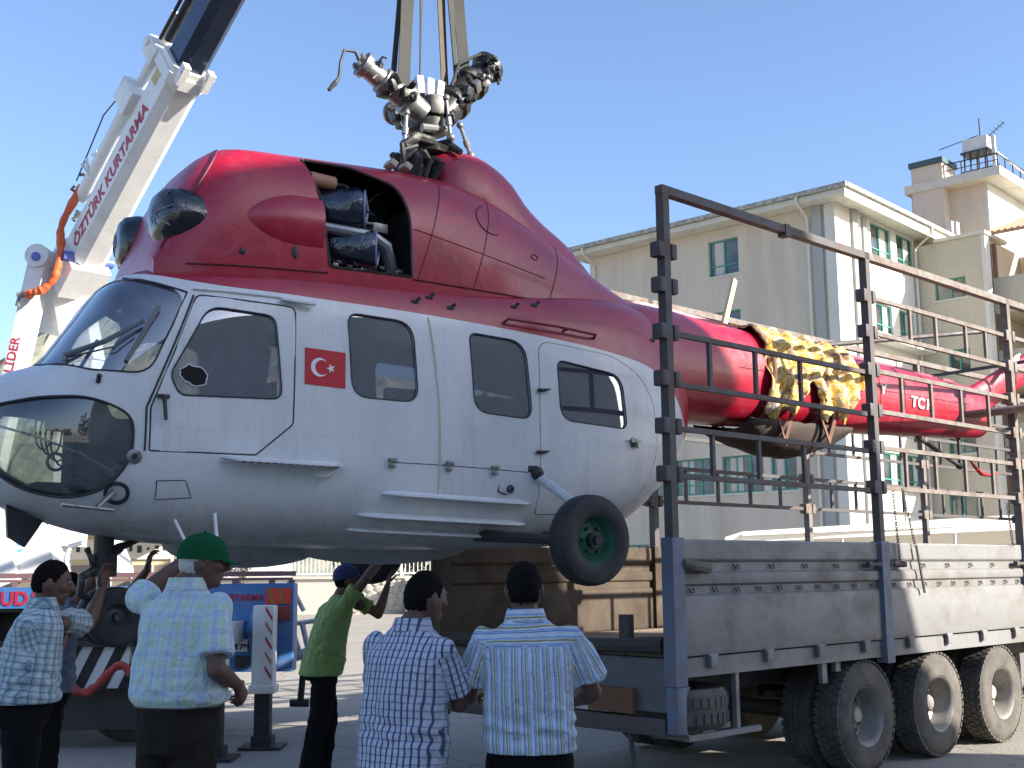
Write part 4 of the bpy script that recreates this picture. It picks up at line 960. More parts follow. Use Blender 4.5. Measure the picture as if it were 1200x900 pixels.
# mast well in front of the fairing
b = MB(); random.seed(9)
for i in range(16):
    a = random.uniform(0, 2*PI); q = P(2.17+.13*math.cos(a), .12+.16*math.sin(a), 4.60); b.tube([q, q+Vector((random.uniform(-.06, .06), random.uniform(-.08, .02), .12)), q+Vector((random.uniform(-.1, .1), random.uniform(-.1, .1), random.uniform(.14, .26)))], random.uniform(.015, .035), 7)
b.cyl(P(2.16, .1, 4.6), P(2.2, .1, 4.83), .12, .08); b.tube([P(2.05, .2, 4.62), P(2.02, .22, 4.80), P(2.15, .2, 4.86)], .02, 6)
b.build('mast_boot', m_black, hel)
b = MB()
for s in (1.86, 1.98): b.box(P(s, .32, 4.62), (.06, .12, .05), rot=Euler((0, .5, 0)).to_matrix(), bev=.01)
b.build('cowl_hinge', mat('hinge_tan', (.40, .32, .24), .6, dirt=(.1, .08, .06)), hel)
# tail boom, fin, stabiliser
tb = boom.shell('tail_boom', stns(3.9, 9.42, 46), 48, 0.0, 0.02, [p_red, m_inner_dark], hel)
b = MB()
b.tube([boom.pt(5.3+i*.4, 3.42-.006*i, .0) for i in range(10)], .004, 5)
for s in (6.0, 7.35, 7.75, 8.7): b.tube([boom.pt(s, 3.02+i*(boom.sec(s)[0]-3.06)/10, .001) for i in range(11)], .004, 5)
b.build('boom_seam', mat('seam_dark', (.1, .01, .015)), tb)
# drive shaft cover along the boom top
b = MB(); n = 24; rings = []
for i in range(n+1):
    s = 4.25+i*(8.9-4.25)/n; z = boom.sec(s)[0]-.02; w = .085-.03*i/n; h = .075-.02*i/n
    rings.append([P(s, w, z-.04), P(s, w*.85, z+h*.7), P(s, 0, z+h), P(s, -w*.85, z+h*.7), P(s, -w, z-.04)])
b.loft(rings); b.build('shaft_cover', p_red, tb)
fin = MB(); rings = []
for u in [i/8 for i in range(9)]:
    base = Vector((9.05+1.80*u, 0, 3.34+.80*u)); ch = .36-.06*u; th = .085-.035*u; d = Vector((-.50, 0, .86)).normalized()
    ring = []
    for j in range(14):
        a = 2*PI*j/14; x = math.cos(a); y = math.sin(a); ring.append(base+d*(-x*ch*.5)+Vector((0, y*th*(1-.45*x*.5), 0)))
    rings.append(ring)
fin.loft(rings); fn = fin.build('tail_fin', p_red, hel)
b = MB(); b.prism([P(9.9, .075, 3.88), P(10.02, .075, 4.02), P(10.14, .07, 4.06), P(10.05, .075, 3.90)], (0, 0, 0), (0, -.008, 0)); b.build('fin_marking', m_flag_white, fn)
for sd in (1, -1):
    b = MB(); rings = []
    for u in (0, .35, .7, 1.0):
        t = (.10+.95*u)*sd; ch = .42-.06*u; th = .035; c0 = Vector((8.95+.04*u, 0, 3.26)); ring = []
        for j in range(12):
            a = 2*PI*j/12; ring.append(P(c0.x+.5*ch*math.cos(a), t, c0.z+th*math.sin(a)*(1-.4*math.cos(a))))
        rings.append(ring)
    b.loft(rings); b.build('stabiliser', mat('dull_stabiliser', (.28, .20, .18), .6, dirt=(.5, .48, .45), dirt_amt=.5), hel)
b = MB(); b.tube([P(8.25, .0, 3.02), P(8.95, .0, 2.74)], .022, 8); b.tube([P(8.98, 0, 3.05), P(8.98, 0, 2.70)], .02, 8); b.sph(P(8.97, 0, 2.73), (.06, .03, .03)); b.build('tail_skid', m_dark, hel)
b = MB(); b.tube([P(9.12, .02, 2.82), P(9.2, .02, 2.74), P(9.33, .02, 2.66), P(9.48, .02, 2.655), P(9.6, .02, 2.68)], [.012, .02, .03, .035, .02], 8, flat=.6); b.build('skid_bumper', mat('red_tape', (.55, .02, .03), .5), hel)
# white registration letters, partly scuffed
mw = frame_m(boom.pt(7.93, 3.26, .006), Vector((1, 0, -.05)), Vector((0, 0, 1)))
for i, (ch, s) in enumerate((('T', 7.84), ('C', 7.95), ('H', 8.10))):
    mw = frame_m(boom.pt(s, 3.27-.006*i, .008), Vector((1, -.06, -.07)), Vector((0, -.08, 1)))
    text_mesh(ch, .15, m_flag_white, 'registration_letter', tb, mw, .001, bold=.004)
mw = frame_m(boom.pt(7.34, 3.36, .008), Vector((1, -.05, -.05)), Vector((0, -.1, 1))); text_mesh('Y', .13, m_flag_white, 'registration_letter', tb, mw, .001, bold=.004)
# belly: aerial fairing, tank and cargo pieces
b = MB(); b.sph(P(1.12, -.42, 1.90), (.62, .26, .19), u=24, v=12); b.build('belly_tank', mat('belly_paint', (.35, .36, .36), .5, dirt=(.12, .11, .1)), hel)
b = MB(); b.sph(P(2.15, -.3, 1.87), (.75, .3, .14), u=24, v=12); b.build('belly_fairing', mat('belly_paint', (.35, .36, .36)), hel)
b = MB(); b.prism([P(-.62, .1, 2.09), P(-.40, .1, 2.0), P(-.50, .1, 1.84), P(-.60, .1, 1.90)], (0, .02, 0), (0, -.02, 0)); b.build('blade_aerial', m_dark, hel)
# landing gear
def tyre(b, o, ax, R, w, rr, m0=0, m1=1, n=36, dish=.03):
    prof = [(0, -w*.30+dish), (rr*.35, -w*.30+dish), (rr*.5, -w*.22+dish), (rr*.85, -w*.18+dish), (rr, -w*.42), (rr*1.06, -w*.46), (R*.80, -w*.50), (R*.93, -w*.44), (R*.985, -w*.28), (R, 0), (R*.985, w*.28), (R*.93, w*.44), (R*.80, w*.50), (rr*1.06, w*.46), (rr, w*.42), (rr*.85, w*.2), (0, w*.2)]
    b.lathe(prof, o, ax, n, mfn=lambda i: m1 if i < 4 or i >= 14 else m0)
for sd in (1, -1):
    o = P(2.71, 1.50*sd, 1.87); ax = Vector((.0, 1*sd, .02))
    g = MB(); tyre(g, o, ax, .30, .17, .155); 
    wobj = g.build('main_wheel', [m_black, m_greenrim], hel)
    h = MB(); h.cyl(o-ax*.07, o+ax*.02, .055, .045, 12); h.cyl(o-ax*.10, o-ax*.06, .03, n=8)
    for k in range(6): a = k*PI/3; h.cyl(o+Vector((.085*math.cos(a), 0, .085*math.sin(a)))-ax*.045, o+Vector((.085*math.cos(a), 0, .085*math.sin(a)))-ax*.02, .012, n=6)
    h.build('wheel_hub', m_dark, wobj)
    s2 = MB(); s2.tube([P(2.86, .70*sd, 2.36), P(3.0, .98*sd, 2.14), P(3.02, 1.28*sd, 1.98)], [.035, .035, .03], 10); s2.build('shock_strut', m_greytube, hel)
    s2 = MB(); s2.sph(P(2.86, .72*sd, 2.37), .05); s2.box(P(2.83, .70*sd, 2.40), (.09, .05, .05), bev=.01); s2.tube([P(2.5, .45*sd, 1.93), P(2.71, 1.36*sd, 1.87)], [.045, .03], 8); s2.tube([P(3.1, .45*sd, 1.93), P(2.74, 1.34*sd, 1.87)], [.04, .03], 8); s2.tube([P(3.02, 1.28*sd, 1.98), P(2.72, 1.38*sd, 1.88)], .03, 8); s2.build('gear_arm', m_dark, hel)
nw = [P(.06, .105, 1.415), P(.06, -.105, 1.415)]
for i, o in enumerate(nw):
    g = MB(); tyre(g, o, Vector((0, 1, 0)) if i else Vector((0, -1, 0))*-1, .185, .115, .075, dish=.012); w_ = g.build('nose_wheel', [m_black, mat('dull_rim', (.07, .08, .08), .5)], hel)
    h = MB(); h.cyl(o-Vector((0, .06*(1 if i == 0 else -1), 0)), o, .03, .03, 10); h.build('wheel_hub', m_dark, w_)
g = MB(); g.cyl(P(.0, 0, 1.98), P(-.0, 0, 1.66), .062, n=16); g.cyl(P(0, 0, 1.80), P(0, 0, 1.66), .085, n=16); g.build('nose_strut', m_dark, hel)
g = MB(); g.cyl(P(.0, 0, 1.67), P(.02, 0, 1.50), .042, n=14); g.build('oleo_piston', m_steel, hel)
g = MB(); g.tube([P(-.02, .03, 1.72), P(-.14, .05, 1.66), P(-.15, .05, 1.56), P(-.05, .05, 1.50), P(.04, .02, 1.46)], [.03, .028, .026, .026, .03], 8); g.cyl(P(.06, -.17, 1.415), P(.06, .17, 1.415), .022, n=10)
g.tube([P(.02, 0, 1.52), P(.05, 0, 1.45), P(.06, 0, 1.415)], [.05, .05, .04], 10); g.tube([P(-.12, .06, 1.84), P(-.08, .06, 1.74), P(0, .06, 1.72)], .018, 6); g.tube([P(.28, 0, 1.93), P(.02, 0, 1.80)], .022, 8); g.build('torque_link', m_grease, hel)
# rotor head without blades
def hubarm(a, b_, name, r0, r1, mt, parent):
    a = Vector(a); b_ = Vector(b_); d = (b_-a); g = MB()
    prof = [(r0, 0), (r0, .18), (r0*1.18, .20), (r0*1.18, .28), (r0*.92, .30), (r1*1.05, .55), (r1*1.3, .57), (r1*1.3, .66), (r1, .68), (r1*.95, .88), (r1*1.25, .90), (r1*1.25, .97), (0, 1.0)]
    g.lathe([(r, h*d.length) for r, h in prof], a, d, 18)
    return g.build(name, mt, parent)
HC = P(2.36, 0, 5.22)
head = MB(); head.cyl(P(2.36, 0, 4.80), P(2.36, 0, 5.10), .045, n=14); head.lathe([(.05, 0), (.16, .02), (.17, .10), (.12, .16), (.10, .30), (.06, .34), (0, .34)], P(2.36, 0, 5.05), (0, 0, 1), 20)
for k in range(3): a = k*2*PI/3+.4; head.box(HC+Vector((.12*math.cos(a), .12*math.sin(a), .02)), (.16, .12, .16), rot=Euler((0, 0, a)).to_matrix(), bev=.02)
hd = head.build('rotor_head', m_grease, hel)
arms = [(P(2.26, .10, 5.17), P(1.70, .12, 5.45), m_steel, .095), (P(2.46, .05, 5.22), P(2.93, .05, 5.76), m_grease, .125), (P(2.36, -.12, 5.22), P(2.40, -.62, 5.45), m_steel, .095)]
for a, b_, mt, r in arms:
    am = hubarm(a, b_, 'rotor_arm', r, r*.86, mt, hel); d = (b_-a).normalized(); q = a+(b_-a)*.97
    g = MB()
    for k in range(6): an = k*PI/3; x = d.orthogonal().normalized(); y = d.cross(x); g.cyl(q+(x*math.cos(an)+y*math.sin(an))*.055, q+(x*math.cos(an)+y*math.sin(an))*.055+d*.04, .016, n=6)
    g.build('clamp_bolt', m_steel, am)
    g = MB(); s_ = d.cross(Vector((0, 0, 1))).normalized(); m0 = a+(b_-a)*.35
    g.box(m0-s_*.10+Vector((0, 0, -.02)), (.12, .10, .10), bev=.015); g.cyl(m0-s_*.08, m0-s_*.20+Vector((0, 0, .05)), .03, .02, 8); g.box(m0+Vector((0, 0, .09)), (.14, .06, .05), bev=.01)
    m1 = a+(b_-a)*.62; g.box(m1+Vector((0, 0, -.08)), (.10, .09, .08), bev=.015); g.cyl(m1+Vector((0, 0, -.05))-s_*.09, m1+Vector((0, 0, -.05))+s_*.09, .022, n=8)
    g.build('pitch_horn', m_grease, am)
g = MB(); e = arms[0][1]; g.tube([e, e+P(-.05, .02, .06), e+P(-.14, .02, .05), e+P(-.17, .02, -.05), e+P(-.18, .02, -.17), e+P(-.22, .02, -.24)], [.012, .012, .011, .011, .012, .02], 7); g.tube([e+P(-.21, .02, -.22), e+P(-.26, .02, -.29)], [.022, .016], 6); g.build('loose_hose', m_seal, hel)
g = MB(); e = arms[1][1]; g.tube([e+P(-.42, .05, -.34), e+P(-.34, .05, -.10), e+P(-.16, .05, .02), e+P(-.02, .05, .04), e+P(.05, .05, -.05), e+P(.04, .05, -.18)], .014, 7)
g.build('loose_hose', m_seal, hel)
random.seed(12)
for i in range(30):
    u = random.uniform(.12, .98); a, b_ = arms[random.choice((0, 1, 1))][:2]; q = a+(b_-a)*u+Vector((random.uniform(-.05, .05), random.uniform(-.16, -.06), random.uniform(-.10, .08)))
    g = MB()
    if i % 3 == 0: g.box(q, (random.uniform(.04, .10), .05, random.uniform(.04, .08)), rot=Euler((random.random(), random.random(), random.random())).to_matrix(), bev=.008)
    elif i % 3 == 1: g.lathe([(.028, 0), (.03, .03), (.02, .035), (.02, .07), (.012, .075), (0, .078)], q, Vector((random.uniform(-1, 1), random.uniform(-1, -.2), random.uniform(-.6, 1))), 12)
    else: dd = Vector((random.uniform(-1, 1), random.uniform(-.5, .2), random.uniform(-1, .6))).normalized()*random.uniform(.05, .10); g.tube([q, q+dd*.5+Vector((0, -.02, .03)), q+dd], .009, 7)
    g.build('hub_fitting', m_grease if i % 4 else m_steel, hd)
g = MB()
for dx in (-.09, 0.0, .09): g.box(P(2.32+dx, .10, 5.40), (.06, .05, .14), rot=Euler((0, .12*dx*10, 0)).to_matrix(), bev=.008)
g.build('damper_block', mat('bright_alloy', (.50, .51, .52), .35, .4), hel)
g = MB()
for k, (a, b_) in enumerate(((P(2.08, .16, 5.12), P(2.05, .18, 4.86)), (P(2.41, .20, 5.30), P(2.44, .22, 4.98)), (P(2.60, .10, 5.15), P(2.70, .10, 4.92)))):
    g = MB(); g.cyl(a, b_, .016, n=8); g.sph(b_, .035, u=10, v=6); g.sph(a, .03, u=10, v=6); g.cyl(b_+(a-b_)*.3, b_+(a-b_)*.5, .025, n=8); g.build('pitch_link', m_steel, hel)
g = MB(); g.lathe([(.06, 0), (.20, .01), (.22, .05), (.15, .09), (.06, .10)], P(2.36, 0, 4.86), (0, 0, 1), 22)
for k in range(4): a = k*PI/2+.5; g.tube([P(2.36, 0, 4.93), P(2.36, 0, 4.93)+Vector((.18*math.cos(a), .18*math.sin(a), .02)), P(2.36, 0, 4.93)+Vector((.30*math.cos(a), .30*math.sin(a), -.07))], [.05, .04, .025], 8)
g.tube([P(2.30, .18, 4.93), P(2.14, .22, 4.92), P(2.03, .22, 4.84)], [.04, .045, .03], 8); g.build('swash_plate', m_grease, hel)
g = MB(); g.cyl(P(2.24, .12, 5.05), P(2.46, .14, 5.07), .035, n=10); g.build('scissor_link', m_steel, hel)
# ================================================================ trailer
TRO = Vector((1.11, 8.43, 0)); TRA = math.radians(46.6)
trl = empty('flatbed_trailer', TRO, PI/2-TRA, 'long open flatbed trailer with grey drop sides and a tall rusty rack of rails', 'trailer')
m_side = mat('drop_side_metal', (.195, .196, .195), .55, .1, dirt=(.14, .118, .095), dirt_amt=.75, dscale=2.2, vary=.16, vscale=1.5, vec=(1, 1, 1.6), edge=(.45, .68))
m_bluepost = mat('blue_post_paint', (.11, .15, .24), .5, dirt=(.16, .14, .12), dirt_amt=.75, dscale=6, edge=(.42, .6))
m_rack = mat('rack_steel', (.07, .074, .082), .6, .2, dirt=(.15, .09, .06), dirt_amt=.6, dscale=9, edge=(.42, .62))
m_rack_lit = mat('rack_steel_sunlit', (.175, .16, .145), .65, .1, dirt=(.15, .09, .065), dirt_amt=.7, dscale=8, edge=(.42, .62))  # paler copy of the rack steel, sunlight put into its colour
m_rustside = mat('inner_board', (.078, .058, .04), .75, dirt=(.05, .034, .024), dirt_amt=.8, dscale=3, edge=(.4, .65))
m_chassis = mat('chassis_grime', (.045, .042, .040), .75, dirt=(.10, .075, .055), dirt_amt=.7, dscale=5)
m_plank = mat('deck_plank', (.24, .18, .13), .85, vec=(1, 8, 8), vary=.35, dirt=(.10, .08, .06), dirt_amt=.7)
m_tyre = mat('dusty_tyre', (.045, .043, .042), .85, dirt=(.17, .155, .13), dirt_amt=.75, dscale=3.5, edge=(.30, .62))
m_rim = mat('old_rim', (.30, .28, .25), .6, .2, dirt=(.16, .13, .10), dirt_amt=.7, dscale=7)
POSTS = [0, 2.8, 5.6, 8.4, 11.2]
# deck of planks
for i in range(10):
    b = MB(); b.b2(P(.12, -.10-.23*i-.005, 1.06), P(11.3, -.10-.23*(i+1)+.008, 1.10+.004*math.sin(i*2.3))); b.build('deck_plank', m_plank, trl)
# drop sides: pressed panel profile (t outwards, z)
def dropside(name, s0, s1, t0, sg, mt):
    pr = [(0, 1.075), (.018, 1.075), (.022, 1.09), (.022, 1.46), (.018, 1.485), (-.004, 1.50), (-.004, 1.555), (.020, 1.572), (.024, 1.60), (.020, 1.645), (-.004, 1.66), (-.004, 1.722), (.014, 1.738), (.020, 1.75), (.020, 1.87), (.012, 1.885), (-.012, 1.885), (-.018, 1.87), (-.018, 1.075)]
    b = MB(); b.loft([[P(s, t0+sg*t, z) for t, z in pr] for s in (s0, s1)]); return b.build(name, mt, trl, smooth=20)
hooks = []
for i in range(4):
    s0, s1 = POSTS[i]+.075, POSTS[i+1]-.055
    o = dropside('drop_side', s0, s1, 0, 1, m_side)
    b = MB()
    for zz, n, off in ((1.69, 6, .2), (1.525, 10, .12)):
        for k in range(n):
            s = s0+off+(s1-s0-2*off)*k/(n-1); b.tube([P(s-.025, 0.0, zz+.018), P(s-.02, .016, zz-.012), P(s+.02, .016, zz-.012), P(s+.025, 0, zz+.018)], .006, 5)
    tag(b.build('lashing_ring', m_rack, o), kind='stuff')
    for k in range(4):
        s = s0+.3+(s1-s0-.6)*k/3; b = MB(); b.box(P(s, .03, 1.03), (.07, .035, .09), bev=.006); b.cyl(P(s-.05, .035, 1.07), P(s+.05, .035, 1.07), .014, n=8); b.build('side_hinge', m_side, o)
    dropside('far_drop_side', s0, s1, -2.5, 1, m_rustside)
    for e in (s0+.02, s1-.02):
        sg = 1 if e < (s0+s1)/2 else -1
        b = MB(); b.box(P(e+.09*sg, .045, 1.70), (.22, .03, .035), bev=.008); b.cyl(P(e+.02*sg, .06, 1.70), P(e+.19*sg, .055, 1.70), .016, n=8); b.box(P(e+.2*sg, .05, 1.70), (.05, .05, .05), bev=.01); b.build('side_latch', m_rack, o)
# scratches of dents: long gouge strip
# bottom rails
for t0, m_ in ((-.005, m_side), (-2.495, m_rustside)):
    b = MB(); b.b2(P(.05, t0-.03, .93), P(11.4, t0+.012, 1.06)); b.build('side_rail', m_, trl)
# posts
for i, s in enumerate(POSTS):
    for t0 in (0, -2.5):
        top = 4.385
        b = MB(); b.b2(P(s-.034, t0-.036, 1.88), P(s+.034, t0+.036, top)); b.build('rack_post', m_rack if i < 2 else m_rack_lit, trl)
        b = MB(); b.b2(P(s-.062, t0-.05, .88), P(s+.062, t0+.055, 1.895)); b.build('side_post', m_bluepost if t0 == 0 else m_rustside, trl)
        zs = (3.96, 3.70, 3.36, 3.02, 2.68, 2.34) if i == 0 else (4.05, 3.73, 3.39, 3.03, 2.71, 2.36)
        for z in zs:
            for sg in (-1, 1):
                b = MB(); b.box(P(s+sg*.072, t0, z), (.062, .095, .115), bev=.014); b.build('clamp_block', m_rack if i < 2 else m_rack_lit, trl)
# tail post foot
b = MB(); b.b2(P(-.05, -.05, .56), P(.05, .05, .878), bev=.01); b.prism([P(.05, .02, .87), P(.13, .02, .87), P(.05, .02, .74)], (0, 0, 0), (0, .03, 0)); b.build('post_foot', m_bluepost, trl)
b = MB(); b.b2(P(-.05, -2.55, .50), P(.05, -2.45, .878)); b.build('post_foot', m_rustside, trl)
# rack rails
for t0 in (0, -2.5):
    for i in range(4):
        s0, s1 = POSTS[i]+.04, POSTS[i+1]-.04
        mt = m_rack if i == 0 else m_rack_lit
        b = MB(); b.b2(P(s0-.08, t0-.035, 4.386), P(s1+.08, t0+.035, 4.45)); b.build('top_rail', mt if t0 == 0 else m_rack_lit, trl)
        pairs = ((3.36, 2.99), (2.67, 2.33)) if i == 0 else ((4.05, 3.73), (3.39, 3.03), (2.71, 2.36))
        for za, zb_ in pairs:
            gt = empty('rack_gate', (0, 0, 0)); gt.parent = trl
            for z in (za, zb_):
                b = MB(); b.b2(P(s0+.06, t0-.018, z-.019), P(s1-.06, t0+.018, z+.019)); b.build('rail', mt if t0 == 0 else m_rack, gt)
            n = 3 if i == 0 else 4
            xs = [.50, 1.08, 1.70] if i == 0 else [s-2.8 for s in ((3.33, 3.88, 4.47, 5.05) if za < 3.5 else (3.56, 4.05, 4.66, 5.09))]
            for x in xs:
                b = MB(); b.b2(P(POSTS[i]+x-.017, t0-.014, zb_+.02), P(POSTS[i]+x+.017, t0+.014, za-.02)); b.build('upright', mt if t0 == 0 else m_rack, gt)
# coupler sleeve on the top rail
b = MB(); b.b2(P(1.53, -.042, 4.36), P(1.60, .042, 4.46)); b.build('rail_sleeve', m_rack, trl)
# cross bars of the top, two thin ones seen far along
for s in (6.4, 7.0):
    b = MB(); b.beam(P(s, 0, 3.9 if s < 7 else 3.62), P(s+.6, -2.5, 3.95 if s < 7 else 3.62), .035, .035); b.build('cross_bar', m_rack, trl)
b = MB(); b.tube([P(3.9, -2.45, 3.2), P(3.9, -2.45, 3.95), P(4.05, -2.40, 4.02), P(7.4, -1.0, 4.5)], .03, 6); b.build('bent_tube', m_rack, trl)
# headboard
b = MB()
for k in range(5): b.b2(P(11.25, -.1, 1.1+k*.42), P(11.32, -2.4, 1.1+k*.42+.36))
b.build('headboard', m_side, trl)
# chassis
b = MB()
for t in (-.70, -1.80): b.b2(P(.25, t-.06, .72), P(11.2, t+.06, 1.05))
b.build('chassis_beam', m_chassis, trl)
for k in range(12):
    b = MB(); b.b2(P(.5+k*.95, -2.44, .96), P(.58+k*.95, -.06, 1.055)); b.build('cross_member', m_chassis, trl)
b = MB(); b.b2(P(-.04, -2.45, .70), P(.10, -.05, 1.055)); b.build('rear_beam', mat('rear_beam', (.10, .105, .11), .6, dirt=(.12, .07, .05), dirt_amt=.7, dscale=4), trl)
b = MB(); b.b2(P(-.06, -2.45, .54), P(.04, -.06, .66), bev=.01); b.build('rear_bumper', m_rack, trl)
b = MB(); b.b2(P(-.09, -.75, .68), P(-.045, -.32, .85)); b.build('wooden_block', mat('brown_block', (.16, .075, .04), .8), trl)
for t in (-2.2,):
    b = MB(); b.b2(P(-.08, t-.10, .86), P(-.045, t+.10, .95)); b.build('tail_lamp', mat('tail_lamp', (.25, .02, .02), .3), trl)
b = MB(); b.tube([P(-.08, -2.3, 1.13), P(-.02, -1.6, 1.12), P(-.06, -1.0, 1.13), P(.0, -.4, 1.14), P(.03, -.12, 1.15)], [.05, .055, .05, .05, .06], 8); b.build('rolled_tarp', mat('dark_tarp', (.06, .055, .05), .8), trl)
for s, t in ((.35, -.75), (.35, -.25)):
    b = MB(); b.b2(P(s-.03, t-.05, 1.10), P(s+.03, t+.05, 1.34)); b.build('stake', m_rack, trl)
b = MB(); b.tube([P(.0, -.45, .66), P(.06, -.40, .0)], .02, 6); b.build('drop_leg', m_rack, trl)
# spare wheel carrier
b = MB(); b.b2(P(.68, -.04, .50), P(.72, .0, .93)); b.b2(P(.10, -.30, .50), P(.95, -.26, .54)); b.b2(P(.10, -.02, .50), P(.95, .02, .54)); b.b2(P(.10, -.30, .505), P(.14, 0, .545)); b.build('carrier_frame', m_side, trl)
def truck_wheel(s, t, z, R, w, name, dishout=True, lug=True):
    """outer face toward +t"""
    o = P(s, t, z); ax = Vector((0, -1, 0)); r = R*.54
    g = MB(); prof = [(r, -w*.5+.01), (r*1.05, -w*.5), (R*.82, -w*.5-.008), (R*.94, -w*.46), (R, -w*.36), (R, w*.36), (R*.94, w*.46), (R*.82, w*.5+.008), (r*1.05, w*.5), (r, w*.5-.01)]
    g.lathe(prof+[prof[0]], o, ax, 56, caps=False)
    for k in range(44):          # tread blocks
        a = 2*PI*k/44
        for j, off in enumerate((-.34, -.11, .12, .35)):
            aa = a+(.07 if j % 2 else 0); c = o+ax*(w*off)+Vector((math.cos(aa), 0, math.sin(aa)))*(R+.002)
            g.box(c, (.018, w*.19, R*.105), rot=Euler((0, -aa, 0)).to_matrix())
    wh = g.build(name, m_tyre, trl)
    g = MB(); d = -.03 if dishout else .02
    prof = [(r*1.02, w*.5), (r*.95, w*.5-.015), (r*.90, w*.30), (r*.84, w*.05), (r*.78, -w*.15), (r*.62, -w*.22), (r*.45, -w*.20), (r*.40, -w*.14), (.02, -w*.14)]
    g.lathe(prof, o, ax, 40, caps=False); rim = g.build('rim', m_rim, wh)
    g = MB(); g.lathe([(r*.30, -w*.2), (r*.30, w*.05), (r*.24, w*.12), (0, w*.13)], o, ax, 20); g.build('hub', m_rim, rim)
    for k in range(8):
        a = k*PI/4+.2; c = o+ax*(-w*.20)+Vector((math.cos(a), 0, math.sin(a)))*r*.55; g = MB(); g.cyl(c, c+ax*.03, .014, n=6); g.build('wheel_nut', m_rack, rim)
    for k in range(6):
        a = k*PI/3; c = o+ax*(-w*.205)+Vector((math.cos(a), 0, math.sin(a)))*r*.68; g = MB(); g.cyl(c, c+ax*.006, .022, n=10); 
        g.build('hand_hole', m_seal, rim)
    return wh
for s in (2.50, 3.73, 4.98):
    truck_wheel(s, -.14, .465, .445, .25, 'wheel'); truck_wheel(s, -.45, .465, .445, .25, 'inner_wheel')
    b = MB(); b.cyl(P(s, -.5, .465), P(s, -2.0, .465), .07, n=12); b.b2(P(s-.06, -.75, .52), P(s+.06, -.65, .80)); b.b2(P(s-.45, -.72, .60), P(s+.45, -.64, .66)); b.build('axle', m_chassis, trl)
    for t in (-2.05, -2.36):
        g = MB(); r = .24; R = .445; w = .25; g.lathe([(r, -w*.5), (R*.9, -w*.5), (R, -w*.36), (R, w*.36), (R*.9, w*.5), (r, w*.5), (0, w*.3)], P(s, t, .465), (0, 1, 0), 36); g.build('far_wheel', m_tyre, trl)
for s in (9.6,):
    for t in (-.5, -2.0):
        b = MB(); b.b2(P(s-.07, t-.07, .05), P(s+.07, t+.07, 1.0)); b.b2(P(s-.2, t-.15, 0), P(s+.2, t+.15, .05)); b.build('landing_leg', m_chassis, trl)
# spare tyre lying in the carrier
g = MB(); g.lathe([(.22, -.13), (.40, -.14), (.43, -.10), (.43, .10), (.40, .14), (.22, .13), (.22, -.13)], P(.42, -.42, .69), (0, 0, 1), 40)
for k in range(40):
    a = 2*PI*k/40
    for z in (-.06, .05): g.box(P(.42, -.42, .69+z)+Vector((math.cos(a+z), math.sin(a+z), 0))*.432, (.016, .045, .07), rot=Euler((0, 0, a+z)).to_matrix())
tag(g.build('spare_tyre', m_tyre), 'worn spare tyre lying in the carrier under the rear corner of the trailer', 'tyre').matrix_world = Matrix.Translation(TRO) @ Euler((0, 0, PI/2-TRA)).to_matrix().to_4x4()
# mud flaps / brackets under the side
for s, h in ((1.85, .16), (2.05, .08)):
    b = MB(); b.b2(P(s, -.06, .93-h), P(s+.07, -.02, .93)); b.build('under_bracket', m_side, trl)
for s in (2.35, 3.6, 4.85):
    b = MB(); b.lathe([(.05, 0), (.10, .02), (.10, .2), (0, .22)], P(s+.55, -.55, .78), (0, 1, 0), 14); b.build('brake_chamber', m_chassis, trl)
# chains hanging from the rails
def chain(name_, pts, label, par=None, mt=m_rack, link=.032):
    pts = [Vector(p) for p in pts]; b = MB(); L = (pts[1]-pts[0]).length; n = int(L/link/.75); d = (pts[1]-pts[0])/n
    dn = d.normalized(); x0 = dn.orthogonal().normalized(); y0 = dn.cross(x0)
    for i in range(n):
        c = pts[0]+d*(i+.5); x = x0 if i % 2 else y0; ring = [c+dn*math.cos(a)*link*.6+x*math.sin(a)*link*.35 for a in [k*PI/4 for k in range(9)]]
        b.tube(ring, link*.11, 4, caps=False)
    o = b.build(name_, mt, par); return tag(o, label, 'chain') if label else o
def TW(s, t, z): return TRO+Matrix.Rotation(PI/2-TRA, 3, 'Z')@P(s, t, z)
chain('chain', [TW(3.02, .03, 2.33), TW(3.04, .05, 1.72)], 'thin chain hanging just right of the second trailer post')
chain('chain', [TW(3.20, .02, 2.36), TW(3.32, .05, 1.86)], 'thin chain hanging slantwise from the lowest rail right of the second post')
chain('chain', [TW(1.35, -2.45, 2.33), TW(1.36, -2.4, 1.80)], 'short chain hanging from the far rack rail')
chain('chain', [TW(5.28, .02, 2.30), TW(5.30, .04, 1.88)], 'chain hanging beside the third trailer post')
b = MB(); b.tube([TW(3.32, .06, 1.86), TW(3.42, .06, 1.45)], .012, 6); tag(b.build('iron_bar', m_rack), 'thin dark iron bar hanging down over the trailer side below the chain', 'bar')
b = MB(); b.tube([TW(.06, .05, 1.72), TW(.12, .08, 1.70), TW(.30, .07, 1.68), TW(.36, .04, 1.69)], [.03, .04, .04, .03], 8); tag(b.build('rope_coil', mat('old_rope', (.16, .13, .10), .9)), 'greasy bundle of rope on the latch beside the rear trailer post', 'rope')
# wooden stick
b = MB(); b.beam(Vector((1.90, 10.75, 3.70)), Vector((2.10, 10.95, 4.36)), .03, .06); tag(b.build('wooden_stick', m_wood), 'pale wooden stick leaning up from the tail boom', 'stick')
